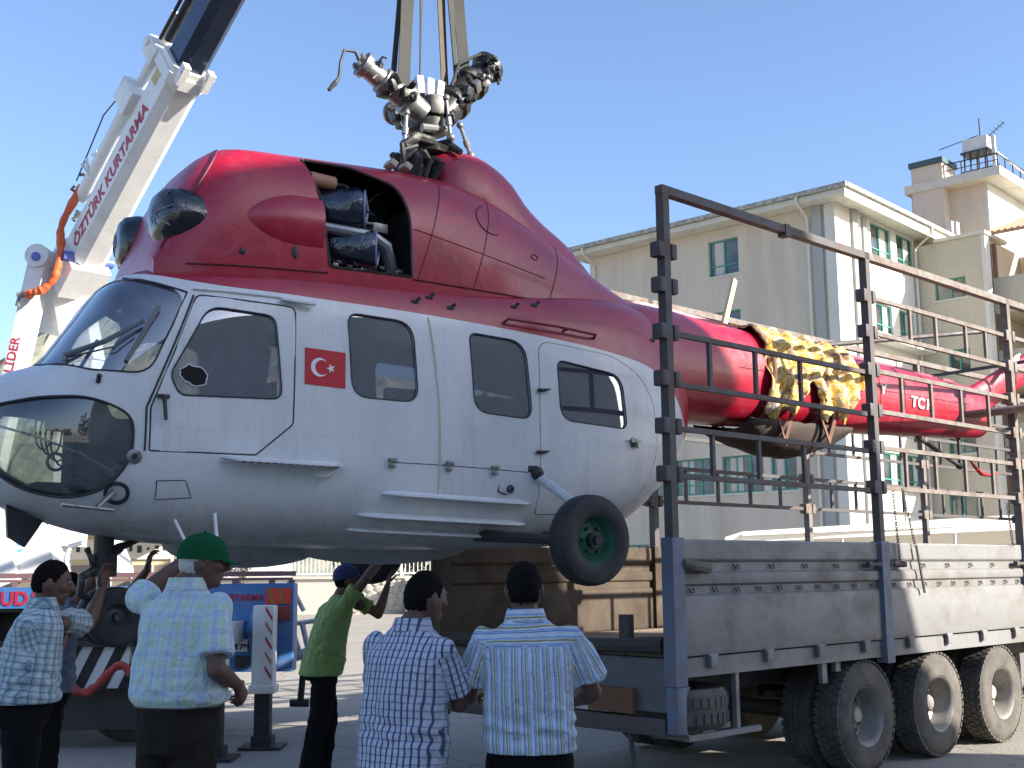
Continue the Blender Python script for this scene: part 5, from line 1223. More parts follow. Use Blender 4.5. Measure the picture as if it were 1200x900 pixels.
# patterned blanket tied over the tail boom
mb_, t_, bs_ = newmat('patterned_blanket'); v_ = objvec(t_); vo = t_.nodes.new('ShaderNodeTexVoronoi'); vo.inputs['Scale'].default_value = 6.5; t_.links.new(v_, vo.inputs[0])
nz = noise_(t_, v_, 9, 4, .6, 2.5); n2_ = noise_(t_, v_, 4, 3, .5, 1.5)
c_ = ramp(t_, nz, [(.30, (.10, .05, .03)), (.40, (.62, .34, .05)), (.50, (.72, .46, .10)), (.57, (.80, .74, .52)), (.63, (.24, .19, .27)), (.68, (.30, .13, .06)), (.76, (.68, .38, .06))])
c_ = mixc(t_, ramp(t_, vo.outputs['Distance'], [(.10, 1.0), (.16, 0.0)]), c_, (.28, .14, .09))
c_ = mixc(t_, ramp(t_, n2_, [(.55, 0.0), (.6, .8)]), c_, (.20, .11, .08)); t_.links.new(c_, bs_.inputs['Base Color']); bs_.inputs['Roughness'].default_value = .85
bump(t_, bs_, nz, .3, .02)
HM = Matrix.Translation(HEL_O) @ Matrix.Rotation(PI/2-HEL_A, 4, 'Z')
def HW(s, t, z): return HM @ P(s, t, z)
b = MB()
def blk_(u, v):
    s = 5.66+1.36*u; zt, zb2, hw = boom.sec(s)[:3]; zc2 = (zt+zb2)/2
    a = math.radians(128)-math.radians(128+118+22*math.sin(u*9)+14*math.sin(u*23))*v
    a = math.radians(90)+math.radians(118)*(.5-v)*2*(1+.13*math.sin(u*11)+.08*math.sin(u*23+1))
    fold = .020*math.sin(s*26+4*math.sin(a*2))+.03*noise.noise(Vector((s*5, a*2.5, 1)))+.022*noise.noise(Vector((s*14, a*6, 5)))
    r = 1.0; c_2 = math.cos(a); s2 = math.sin(a)
    off = .062+fold*1.2; zz = zc2+(zt-zc2+off)*s2; tt = (hw+off)*c_2
    if math.sin(a) < -.35: tt = (hw+off)*c_2*1.05; zz -= .05*(-.35-math.sin(a))*3
    return HW(s, tt, zz)
b.grid(blk_, 70, 90); bo = b.build('blanket', mb_); bo.modifiers.new('s', 'SOLIDIFY').thickness = .008
tag(bo, 'yellow and brown patterned blanket wrapped over the red tail boom', 'blanket')
b = MB()
for s in (5.72, 6.45):
    zt, zb2, hw = boom.sec(s)[:3]
    b.tube([HW(s+.03*math.sin(a), (hw+.060)*math.cos(a), (zt+zb2)/2+(zt-(zt+zb2)/2+.055)*math.sin(a)) for a in [k*2*PI/24 for k in range(25)]], .022, 6, caps=False, flat=.4)
tag(b.build('tie_strap', mat('brown_strap', (.17, .085, .06), .8)), 'brown straps tied round the patterned blanket', 'strap')
b = MB(); zc3 = 2.98
def sag(u, v):
    s = 5.45+1.45*u; hw = boom.sec(s)[2]+.02; a = PI*(1+v); d = .10+.20*math.sin(PI*u)**.8
    return HW(s, hw*.9*math.cos(a), 2.99+d*math.sin(a)*1.0+.015*noise.noise(Vector((s*8, v*8, 0))))
b.grid(sag, 30, 20); so_ = b.build('canvas_sling', mat('dark_canvas', (.05, .035, .03), .85, dirt=(.14, .09, .07), dirt_amt=.6)); so_.modifiers.new('s', 'SOLIDIFY').thickness = .01
tag(so_, 'dark sagging canvas hanging under the blanketed part of the tail boom', 'canvas')
for s0, dz, lb in ((5.83, .26, 'left loop of brown blanket hem hanging below the tail boom'), (6.42, .22, 'right loop of brown blanket hem hanging below the tail boom')):
    n = 12; b = MB()
    b.loft([[HW(s0+.20*(i/n)-.02, .34, 3.05-dz*(1-abs(2*i/n-1))+.05), HW(s0+.20*(i/n)-.02, .35, 3.05-dz*(1-abs(2*i/n-1))-.03)] + [HW(s0+.20*(i/n)-.02, .335, 3.05-dz*(1-abs(2*i/n-1))-.03), HW(s0+.20*(i/n)-.02, .325, 3.05-dz*(1-abs(2*i/n-1))+.05)] for i in range(n+1)])
    tag(b.build('blanket_hem', mat('brown_strap', (.17, .085, .06))), lb, 'cloth', 'hem loops of the blanket')
# ================================================================ crane and slings
def at(px, py, Y):
    d = FW*1400+RT*(px-600)+UP*(450-py); k = Y/d.y; return Vector((0, 0, CAM_H))+d*k
m_crane = mat('crane_white', (.76, .76, .74), .4, dirt=(.42, .38, .30), dirt_amt=.35, dscale=3)
m_inner_boom = mat('boom_inner', (.035, .045, .075), .22, .5, vec=(1, 1, 1), dirt=(.22, .24, .28), dirt_amt=.25, dscale=2)
m_letter = mat('letter_red', (.42, .02, .05), .5)
m_blue = mat('truck_blue', (.05, .17, .42), .4, dirt=(.25, .27, .30), dirt_amt=.5, dscale=4)
m_rail = mat('maroon_rail', (.22, .12, .12), .5)
m_orange = mat('orange_wrap', (.70, .12, .03), .5, dirt=(.30, .06, .03), dirt_amt=.8, dscale=14, bmp=.8, bscale=20, bdist=.02)
m_olive = mat('sling_webbing', (.03, .03, .026), .8, dirt=(.08, .08, .065), dirt_amt=.5, dscale=4)
BP0 = Vector((-4.76, 13.0, 5.22)); BT = HW(2.342, 0, 9.655)
BD = (BT-BP0).normalized(); BX = BD.cross(Vector((0, 0, 1))).normalized(); BU = BX.cross(BD); BL_ = (BT-BP0).length
crane = empty('crane_truck', (-5.3, 13.2, 0), 0, 'white and blue crane truck with a raised telescopic boom at the left edge', 'crane')
CI = Matrix.Translation(-Vector(crane.location))
def cpart(b, name, m, par=None, **k):
    o = b.build(name, m, None, **k); o.data.transform(CI) if par is None or par is not False else None; o.parent = par or crane; return o
def bpt(k, x=0, u=0): return BP0+BD*(BL_*k)+BX*x+BU*u
b = MB()
sec = [(-.19, -.14), (-.19, .17), (-.13, .22), (.13, .22), (.19, .17), (.19, -.14), (.10, -.23), (-.10, -.23)]
b.loft([[bpt(k, x, u) for x, u in sec] for k in (-.06, .352)]); main_boom = cpart(b, 'main_boom', m_crane, smooth=25)
b = MB(); s2_ = [(x*.86, u*.86) for x, u in sec]; b.loft([[bpt(k, x, u) for x, u in s2_] for k in (.35, .72)]); cpart(b, 'inner_boom', m_inner_boom, smooth=25)
b = MB(); s3_ = [(x*.70, u*.70) for x, u in sec]; b.loft([[bpt(k, x, u) for x, u in s3_] for k in (.715, 1.0)]); cpart(b, 'inner_boom', m_inner_boom, smooth=25)
for k0, k1, g_ in ((.335, .352, .06), (.352, .362, .03)):
    b = MB(); b.loft([[bpt(k, x*(1+g_*3), u*(1+g_*3)) for x, u in sec] for k in (k0, k1)]); cpart(b, 'boom_collar', m_crane, smooth=25)
for x in (-.14, .14):
    b = MB(); b.beam(bpt(.345, x, -.27), bpt(.375, x, -.27), .07, .10); b.cyl(bpt(.365, x-.05, -.27), bpt(.365, x+.05, -.27), .035); cpart(b, 'sheave_bracket', m_crane)
b = MB(); b.beam(bpt(-.06, 0, -.02), bpt(-.002, 0, -.02), .46, .54, up=BU); cpart(b, 'boom_foot', m_crane)
# extension ram beside the boom
b = MB(); b.cyl(bpt(.06, .12, .42), bpt(.26, .12, .42), .085, n=18); cpart(b, 'extension_ram', m_crane)
b = MB(); b.cyl(bpt(.26, .12, .42), bpt(.40, .12, .42), .055, n=14); cpart(b, 'ram_rod', m_crane)
b = MB(); b.beam(bpt(.235, .12, .38), bpt(.275, .12, .38), .30, .34, up=BU, bev=.02); cpart(b, 'ram_bracket', m_crane)
b = MB(); b.beam(bpt(.32, .10, .40), bpt(.35, .10, .40), .26, .30, up=BU, bev=.03); b.cyl(bpt(.34, -.05, .50), bpt(.34, .25, .50), .05); cpart(b, 'ram_bracket', m_crane)
b = MB(); b.cyl(bpt(.36, .10, .36), bpt(.95, .10, .30), .045, n=12); cpart(b, 'hydraulic_pipe', m_dark)
b = MB(); b.cyl(bpt(.36, .20, .34), bpt(.9, .18, .28), .02, n=8); cpart(b, 'hydraulic_pipe', m_dark)
b = MB(); b.tube([bpt(.08, .22, .52), bpt(.2, .26, .56), bpt(.27, .2, .48)], .008, 5); cpart(b, 'thin_cable', m_dark)
random.seed(4)
for i in range(9):
    q = bpt(.03+.012*i, .10+random.uniform(-.05, .1), .46+random.uniform(-.06, .10)); b = MB()
    b.tube([q+Vector((random.uniform(-.10, .10), random.uniform(-.05, .05), random.uniform(-.10, .10))) for _ in range(4)], .020, 7); cpart(b, 'hose_fitting', m_crane if i % 3 else m_steel)
mw = CI @ frame_m(bpt(.015, .193, -.085), BD, BU); text_mesh('ÖZTÜRK KURTARMA', .200, m_letter, 'boom_lettering', crane, mw, .001, shear=.15, bold=.006)
for i in range(3):
    b = MB(); b.prism([bpt(.31+.014*i, .192, .02), bpt(.322+.014*i, .192, .02), bpt(.322+.014*i, .192, .14), bpt(.31+.014*i, .192, .14)], (0, 0, 0), BX*.003); cpart(b, 'warning_sticker', mat('sticker_yellow', (.55, .42, .15), .5))
# masts under the pivot
b = MB(); b.beam(at(45, 640, 13.0), at(47, 300, 13.0)+Vector((-.02, 0, 0)), .20, .26, up=(0, 1, 0)); b.bm.free(); b = MB()
lo = at(14, 455, 13.0); hi = at(49, 303, 13.0)
b.beam(lo+(lo-hi)*1.25, hi, .20, .24, up=(0, 1, 0), bev=.02); b.cyl(hi+Vector((-.0, -.16, .0)), hi+Vector((0, .2, 0)), .13, n=20); mast1 = cpart(b, 'ram_column', m_crane)
b = MB(); b.cyl(hi+Vector((-.0, -.18, -.02)), hi+Vector((0, -.14, -.02)), .05, n=12); cpart(b, 'pivot_pin', mat('pin_blue', (.10, .14, .45), .4))
dd = (hi-lo).normalized(); mw = CI @ frame_m(lo+(hi-lo)*.10+Vector((.02, -.123, 0)), dd, Vector((0, 1, 0)).cross(dd)*-1)
tm = text_mesh('LİDER', .145, m_letter, 'column_lettering', crane, mw, .001, bold=.002)
lo2 = at(78, 640, 13.4); hi2 = at(72, 335, 13.4)
b = MB(); b.beam(lo2, at(100, 420, 13.4), .30, .4, up=(0, 1, 0)); b.beam(at(100, 425, 13.4), at(84, 335, 13.3), .34, .42, up=(0, 1, 0), bev=.02); cpart(b, 'mast', m_crane)
b = MB(); b.beam(at(58, 390, 13.5), at(74, 318, 13.35), .42, .34, up=(0, 1, 0)); cpart(b, 'knuckle', m_crane)
b = MB(); b.beam(at(86, 375, 13.2), at(93, 338, 13.2), .05, .05); cpart(b, 'ram_rod', mat('rust_rod', (.30, .14, .08), .5))
b = MB(); b.cyl(bpt(0, -.28, -.1), bpt(0, .30, -.1), .06, n=14); cpart(b, 'pivot_pin', mat('pin_blue', (.10, .14, .45), .4))
b = MB(); pts = [bpt(.075, .14, .50), at(73, 262, 12.75), at(71, 292, 12.75), at(65, 322, 12.75), at(52, 338, 12.75), at(38, 343, 12.75), at(32, 346, 12.8)]
# smooth curve through the points
sp = []
for i in range(len(pts)-1):
    p0, p1, p2, p3 = pts[max(i-1, 0)], pts[i], pts[i+1], pts[min(i+2, len(pts)-1)]
    for j in range(8):
        t = j/8; sp.append(.5*((2*p1)+(-p0+p2)*t+(2*p0-5*p1+4*p2-p3)*t*t+(-p0+3*p1-3*p2+p3)*t**3))
sp.append(pts[-1]); b.tube(sp, [.043+.005*math.sin(i*1.9)+.006*math.sin(i*.6) for i in range(len(sp))], 10); cpart(b, 'wrapped_hose', m_orange)
b = MB(); b.tube([pts[-1], pts[-1]+Vector((-.08, 0, -.02)), pts[-1]+Vector((-.10, 0, -.12))], .03, 8); b.tube([pts[-1], pts[-1]+Vector((-.06, .02, .04)), pts[-1]+Vector((-.12, 0, .0))], .02, 7); cpart(b, 'hose_end', m_steel)
# chassis, bed side facing the yard
b = MB(); b.b2((-10.5, 12.22, 1.34), (-3.12, 12.30, 1.55)); cpart(b, 'bed_side', m_blue)
b = MB(); b.b2((-10.5, 12.25, .82), (-5.35, 12.33, 1.335)); cpart(b, 'locker_panel', m_crane)
b = MB(); b.b2((-3.11, 12.18, .70), (-2.21, 12.42, 1.57), bev=.02); pan = cpart(b, 'rear_panel', m_blue)
b = MB(); b.b2((-10.5, 12.3, 1.3), (-2.9, 14.6, 1.42)); cpart(b, 'bed_floor', m_dark)
b = MB(); b.b2((-10.5, 12.7, .75), (-2.7, 12.9, 1.28)); b.b2((-10.5, 13.9, .75), (-3.0, 14.1, 1.28)); cpart(b, 'chassis_beam', m_chassis)
b = MB(); b.b2((-2.40, 12.43, .85), (-2.30, 12.9, 1.5)); cpart(b, 'tail_board', m_blue)
b = MB(); b.b2((-10.5, 12.24, 1.64), (-2.21, 12.30, 1.69)); b.b2((-10.5, 12.25, 1.60), (-2.24, 12.29, 1.625)); rl = cpart(b, 'hand_rail', m_rail)
for x in (-5.05, -4.4, -3.75, -2.82, -2.45, -2.25): b = MB(); b.b2((x-.03, 12.25, 1.5), (x+.03, 12.29, 1.60)); cpart(b, 'rail_post', m_rail)
def ctext(t, x, y, z, s, name, m=m_letter, rx=PI/2, bold=.004, shear=.12):
    return text_mesh(t, s, m, name, crane, CI @ Matrix.Translation((x, y, z)) @ Euler((rx, 0, 0)).to_matrix().to_4x4(), .002, bold=bold, shear=shear)
ctext('UDA  D', -5.17, 12.215, 1.375, .19, 'side_lettering', shear=0, bold=.006); ctext('ÖZTÜRK', -3.58, 12.175, 1.40, .13, 'panel_lettering', bold=.003); ctext('KURTARMA', -2.98, 12.175, 1.40, .088, 'panel_lettering', bold=.003)
b = MB(); b.b2((-2.49, 12.165, 1.365), (-2.235, 12.178, 1.52)); rf = cpart(b, 'reflector', mat('reflector_red', (.75, .05, .03), .35))
for i in range(2): b = MB(); b.prism([Vector((-2.43+.10*i, 12.16, 1.365)), Vector((-2.40+.10*i, 12.16, 1.365)), Vector((-2.435+.10*i, 12.16, 1.52)), Vector((-2.465+.10*i, 12.16, 1.52))], (0, 0, 0), (0, .004, 0)); cpart(b, 'reflector_stripe', mat('reflector_amber', (.30, .20, .05), .4))
b = MB(); b.b2((-2.48, 12.15, 1.20), (-2.24, 12.178, 1.345), bev=.01); cpart(b, 'tail_lamp_cluster', mat('lamp_red', (.30, .05, .04), .25))
b = MB(); b.b2((-2.84, 12.165, .90), (-2.66, 12.178, 1.02)); cpart(b, 'licence_plate', m_flag_white); ctext('EE 786', -2.825, 12.16, .925, .068, 'plate_number', m_seal, shear=0, bold=.003)
b = MB(); b.b2((-2.78, 12.166, .74), (-2.64, 12.178, .86)); cpart(b, 'vent_grille', m_dark)
b = MB(); b.tube([Vector((-2.60, 12.16, 1.28)), Vector((-2.60, 12.12, 1.05)), Vector((-2.56, 12.14, .85))], .05, 8); b.sph((-2.60, 12.10, 1.12), .07); b.cyl((-2.62, 12.08, 1.10), (-2.48, 11.98, 1.12), .035); cpart(b, 'leg_bracket', m_blue)
# outrigger legs
def outrigger(x, y, lbl):
    b = MB(); b.b2((x-.11, y-.10, .56), (x+.10, y+.10, 1.36), bev=.02); lg = cpart(b, 'outrigger_sleeve', m_crane)
    b = MB(); b.b2((x-.13, y-.12, .52), (x+.12, y+.12, .60), bev=.01); cpart(b, 'sleeve_collar', m_crane)
    b = MB(); b.b2((x-.08, y-.07, .06), (x+.07, y+.07, .53)); cpart(b, 'outrigger_leg', m_black)
    b = MB(); b.b2((x-.10, y-.10, .03), (x+.10, y+.10, .12)); b.prism([Vector((x-.20, y-.20, 0)), Vector((x+.20, y-.20, 0)), Vector((x+.20, y+.2, 0)), Vector((x-.2, y+.2, 0))], (0, 0, .001), (0, 0, .03)); cpart(b, 'foot_plate', m_black)
    for i in range(5):
        b = MB(); z = .66+i*.14; b.prism([Vector((x+.02, y-.102, z+.09)), Vector((x+.02, y-.102, z+.13)), Vector((x+.085, y-.102, z+.03)), Vector((x+.085, y-.102, z-.01))], (0, 0, 0), (0, -.003, 0)); cpart(b, 'warning_stripe', mat('stripe_brown', (.42, .20, .08), .5) if i % 2 else m_letter)
outrigger(-2.44, 11.95, ''); outrigger(-2.74, 11.25, '')
for yy in (12.6, 11.4): b = MB(); b.b2((-2.95, min(yy, 12.2), 1.0), (-2.7, 12.6, 1.2)) if yy < 12 else b.b2((-2.5, 12.0, 1.0), (-2.4, 12.6, 1.15)); cpart(b, 'outrigger_beam', m_crane)
# striped bumper, toolbox, dark wheels
bs = MB(); bs.b2((-5.0, 11.90, .58), (-3.75, 11.98, .98)); sb = cpart(bs, 'striped_board', m_crane)
for i in range(6):
    b = MB(); x = -4.95+i*.22; b.prism([Vector((x, 11.895, .58)), Vector((x+.11, 11.895, .58)), Vector((x+.30, 11.895, .98)), Vector((x+.19, 11.895, .98))], (0, 0, 0), (0, -.004, 0)); cpart(b, 'black_stripe', m_black)
b = MB(); b.b2((-5.05, 11.82, .98), (-3.70, 12.0, 1.03)); b.b2((-4.62, 11.7, .55), (-4.50, 11.86, 1.06)); cpart(b, 'bumper_bar', m_dark)
b = MB(); b.b2((-5.3, 12.0, .18), (-3.6, 12.2, .56)); cpart(b, 'lower_guard', m_chassis)
for x in (-3.9, -5.3, -7.6):
    for y in (12.55, 14.2):
        g = MB(); g.lathe([(.24, -.15), (.42, -.14), (.48, -.1), (.48, .1), (.42, .14), (.24, .15), (0, .08)], (x, y, .48), (0, -1, 0), 32); cpart(g, 'truck_wheel', m_tyre)
b = MB(); q_ = [at(66, 772, 11.6), at(76, 796, 11.6), at(90, 810, 11.6), at(102, 812, 11.6), at(114, 803, 11.6), at(126, 790, 11.6), at(137, 780, 11.6), at(146, 780, 11.6), at(154, 790, 11.6)]; b.tube([q_[i].lerp(q_[i+1], j/2)+Vector((0, 0, .004*(j-1))) for i in range(8) for j in range(2)]+[q_[-1]], [.040+.006*math.sin(i*2.1) for i in range(17)], 10); o_ = b.build('red_hose', mat('red_hose', (.40, .05, .04), .6, bmp=.8, bscale=20, bdist=.02)); tag(o_, 'sagging red lifting strap hanging in front of the striped bumper board', 'strap')
# white machinery above the bed
b = MB(); b.prism([at(6, 668, 12.9), at(10, 640, 12.9), at(22, 606, 12.9), at(40, 612, 12.9), at(56, 628, 12.9), at(63, 660, 12.9), at(64, 676, 12.9), at(6, 678, 12.9)], (0, 0, 0), (0, .5, 0)); cpart(b, 'crane_base', m_crane)
b = MB(); b.prism([at(-30, 700, 12.8), at(-30, 590, 12.8), at(4, 600, 12.8), at(14, 650, 12.8), at(20, 680, 12.8)], (0, 0, 0), (0, .3, 0)); cpart(b, 'base_cover', m_crane)
b = MB()
for i, (x, y) in enumerate(((20, 626), (22, 637), (23, 645))): b.box(at(x, y, 12.89), (.05, .01, .03))
tag(cpart(b, 'small_sticker', mat('sticker_blue', (.1, .4, .7), .5)), kind='stuff')
b = MB(); b.tube([at(80, 675, 12.8), at(77, 655, 12.8), at(82, 640, 12.8), at(96, 636, 12.8)], .028, 8); cpart(b, 'hose_arch', m_crane)
b = MB(); b.prism([at(112, 675, 13.2), at(112, 640, 13.2), at(125, 630, 13.2), at(138, 660, 13.2), at(141, 676, 13.2)], (0, 0, 0), (0, .5, 0)); cpart(b, 'control_box', m_crane)
b = MB(); b.b2((-9.2, 12.4, .9), (-7.0, 14.4, 3.1), bev=.1); cpart(b, 'cab', m_crane)
# crane tip with hook block and the slings
b = MB(); b.beam(bpt(.98, 0, 0), bpt(1.03, 0, 0), .3, .4, up=BU); b.cyl(bpt(1.0, -.2, 0), bpt(1.0, .2, 0), .16, n=18); cpart(b, 'boom_head', m_crane)
hk = bpt(1.0)+Vector((0, 0, -.75)); b = MB(); b.cyl(bpt(1.0), hk+Vector((0, 0, .3)), .02, n=6); b.lathe([(.0, -.2), (.14, -.12), (.16, .1), (.08, .28), (0, .3)], hk+Vector((0, 0, .1)), (0, 0, 1), 14); b.tube([hk+Vector((.0, 0, -.1)), hk+Vector((.10, 0, -.2)), hk+Vector((.06, 0, -.32)), hk+Vector((-.06, 0, -.30)), hk+Vector((-.09, 0, -.2))], .035, 8); cpart(b, 'hook_block', m_dark)
hook = hk+Vector((0, 0, -.30))
def sling(p, w, twist, label, mt=m_olive, off=(0, 0, 0)):
    b = MB(); p = Vector(p); h = hook+Vector(off); n = 26; rings = []
    for i in range(n+1):
        u = i/n; c = h.lerp(p, u); a = twist[0]+(twist[1]-twist[0])*u+.25*math.sin(u*9); x = Vector((math.cos(a), math.sin(a), 0)); y = Vector((-math.sin(a), math.cos(a), 0)); ww = w*(.35+.65*min(1, u*3))
        rings.append([c+x*ww+y*.004, c-x*ww+y*.004, c-x*ww-y*.004, c+x*ww-y*.004])
    b.loft(rings); o = b.build('lifting_sling', mt); return tag(o, label, 'sling')
sling(HW(2.05, .16, 5.26), .055, (.2, .5), 'wide grey webbing sling going down to the left rotor arm, leftmost of all slings', off=(-.05, 0, 0))
sling(HW(1.99, .10, 5.32), .028, (1.3, .7), 'narrow dark webbing sling just beside the wide leftmost one', mat('sling_dark', (.05, .05, .05), .8), off=(-.03, 0, 0))
sling(HW(2.30, -.02, 5.30), .030, (1.0, 1.3), 'lone narrow dark sling hanging in the middle above the rotor head', mat('sling_dark', (.05, .05, .05), .8))
sling(HW(2.52, .02, 5.26), .04, (1.0, .6), 'dark brown sling left of the two right hand slings', mat('sling_brown', (.09, .07, .05), .8), off=(.02, 0, 0))
sling(HW(2.61, .06, 5.30), .035, (.3, 1.0), 'middle sling of the three over the right rotor arm', off=(.04, 0, 0))
sling(HW(2.72, .02, 5.40), .05, (.5, .3), 'wide pale sling to the right rotor arm, rightmost of all slings', off=(.06, 0, 0))
# folding steel stand right of the truck
sd_ = empty('steel_stand', (-2.35, 13.0, 0), 0, 'pale tubular steel stand with a dark foot to the right of the blue truck panel', 'stand')
SI = Matrix.Translation(-Vector(sd_.location))
for pts_, r_, mm in (([at(338, 680, 13), at(356, 716, 13)], .025, m_greytube), ([at(330, 733, 13), at(372, 727, 13)], .025, m_greytube), ([at(341, 734, 13), at(352, 768, 13)], .03, m_greytube), ([at(354, 730, 13), at(362, 765, 13)], .03, m_greytube), ([at(357, 770, 13), at(352, 822, 13)], .035, m_black), ([at(346, 770, 13), at(364, 762, 13)], .05, m_greytube), ([at(340, 824, 13), at(362, 824, 13)], .04, m_black)):
    b = MB(); b.tube(pts_, r_, 8); o = b.build('stand_tube', mm); o.data.transform(SI); o.parent = sd_
# tall white lamp post / sign seen behind windscreen omitted: hidden
# ================================================================ people
m_skin = mat('skin', (.115, .058, .038), .55, vary=.12, vscale=9, bmp=.2, bscale=120, bdist=.002)
m_hair = mat('black_hair', (.007, .006, .005), .9, spec=.12, vary=.4, vscale=40, bmp=.8, bscale=160, bdist=.006)
m_hairw = mat('white_hair', (.50, .50, .49), .6, vary=.3, vscale=50, bmp=.8, bscale=160, bdist=.006)
m_trou = {'brown': mat('brown_trousers', (.022, .018, .015), .95, spec=.15, bmp=.4, bscale=25, bdist=.01), 'black': mat('black_trousers', (.007, .007, .008), .95, spec=.15, bmp=.4, bscale=25, bdist=.01), 'navy': mat('navy_trousers', (.010, .011, .016), .95, spec=.15, bmp=.4, bscale=25, bdist=.01)}
m_shoe = mat('black_shoe', (.015, .013, .012), .35)
m_belt = mat('belt_leather', (.012, .01, .01), .35)
m_eye = mat('eye', (.22, .20, .18), .3)
def fabric(name, fn):
    m, t, b = newmat(name); a = t.nodes.new('ShaderNodeAttribute'); a.attribute_name = 'pat'; s = t.nodes.new('ShaderNodeSeparateXYZ'); t.links.new(a.outputs['Vector'], s.inputs[0])
    col = fn(t, s.outputs[0], s.outputs[1], s.outputs[2]); v = objvec(t)
    n = noise_(t, v, 3, 4); col = mixc(t, math_(t, 'MULTIPLY', ramp(t, n, [(.4, 0.0), (.75, 1.0)]), .15), col, (.25, .26, .28))
    col = mixc(t, .08, col, (.40, .45, .52)) if name not in ('lime_cloth', 'slate_cloth') else col
    t.links.new(col, b.inputs['Base Color']); b.inputs['Roughness'].default_value = .85; b.inputs['Sheen Weight'].default_value = .2
    h = math_(t, 'ADD', noise_(t, v, 16, 3, .5, 1.2), math_(t, 'MULTIPLY', noise_(t, v, 300, 2), .08)); bump(t, b, h, .7, .03); return m
def stripes(t, u, period, stops, jitter=0): return ramp(t, math_(t, 'FRACT', math_(t, 'DIVIDE', u, period)), stops, 'CONSTANT')
W_ = (.66, .68, .70)
def f_yellow(t, u, v, w):
    uu = mixc_scalar(t, w, u, v)
    return stripes(t, uu, .058, [(0, (.60, .66, .72)), (.16, (.06, .15, .46)), (.24, (.50, .60, .74)), (.30, (.10, .22, .55)), (.36, (.62, .66, .66)), (.50, (.26, .25, .10)), (.62, (.62, .62, .50)), (.70, (.30, .45, .68)), (.80, (.14, .26, .56)), (.84, (.58, .66, .74))])
def mixc_scalar(t, w, a, b):
    return math_(t, 'ADD', math_(t, 'MULTIPLY', a, math_(t, 'SUBTRACT', 1.0, w)), math_(t, 'MULTIPLY', b, w))
def f_check(t, u, v, w):
    a = stripes(t, u, .034, [(0, (1, 1, 1)), (.52, (.22, .27, .52)), (.58, (.04, .05, .16)), (.80, (.22, .28, .56)), (.84, (1, 1, 1))])
    b = stripes(t, v, .030, [(0, (1, 1, 1)), (.62, (.42, .50, .74)), (.84, (1, 1, 1))])
    return mixc(t, 1.0, mixc(t, 1.0, (.52, .54, .60), a, 'MULTIPLY'), b, 'MULTIPLY')
def f_green_plaid(t, u, v, w):
    a = stripes(t, u, .085, [(0, (.88, .99, .80)), (.28, (1, 1, 1)), (.46, (.80, .87, 1.0)), (.74, (1, 1, 1)), (.9, (.94, 1, .90))])
    b = stripes(t, v, .085, [(0, (.90, 1.0, .86)), (.30, (1, 1, 1)), (.45, (.84, .90, 1.0)), (.76, (1, 1, 1))])
    return mixc(t, 1.0, mixc(t, 1.0, (.56, .63, .66), a, 'MULTIPLY'), b, 'MULTIPLY')
def f_teal_plaid(t, u, v, w):
    a = stripes(t, u, .040, [(0, (1, 1, 1)), (.45, (.45, .62, .70)), (.62, (.22, .30, .42)), (.72, (.60, .72, .76))])
    b = stripes(t, v, .036, [(0, (1, 1, 1)), (.55, (.60, .74, .78)), (.72, (.30, .38, .50)), (.82, (.80, .9, .9))])
    return mixc(t, 1.0, mixc(t, 1.0, (.50, .55, .56), a, 'MULTIPLY'), b, 'MULTIPLY')
FAB = {'yellow': fabric('striped_shirt_cloth', f_yellow), 'check': fabric('blue_check_cloth', f_check), 'gplaid': fabric('green_plaid_cloth', f_green_plaid), 'tplaid': fabric('teal_plaid_cloth', f_teal_plaid),
       'lime': fabric('lime_cloth', lambda t, u, v, w: mixc(t, 0.0, (.17, .28, .07), (.17, .28, .07))), 'slate': fabric('slate_cloth', lambda t, u, v, w: mixc(t, 0.0, (.10, .13, .20), (.1, .13, .2)))}
def cap_limb(b, p, r, n=12):
    """tapered limb with rounded ends through the points p"""
    p = [Vector(q) for q in p]; b.tube(p, r, n)
    for q, rr in zip(p, r): b.sph(q, rr, u=n, v=8)
def remesh(o, vox, smooth_it=3, disp=None):
    m = o.modifiers.new('r', 'REMESH'); m.mode = 'VOXEL'; m.voxel_size = vox; m.use_smooth_shade = True
    if smooth_it: s = o.modifiers.new('s', 'SMOOTH'); s.iterations = smooth_it; s.factor = .6
    bpy.context.view_layer.update(); me = evalmesh(o); o.modifiers.clear(); o.data = me
    if disp:
        nn = [v.normal.copy() for v in me.vertices]
        for v, q in zip(me.vertices, nn): v.co += q*disp(v.co, q)
    me.polygons.foreach_set('use_smooth', [True]*len(me.polygons))
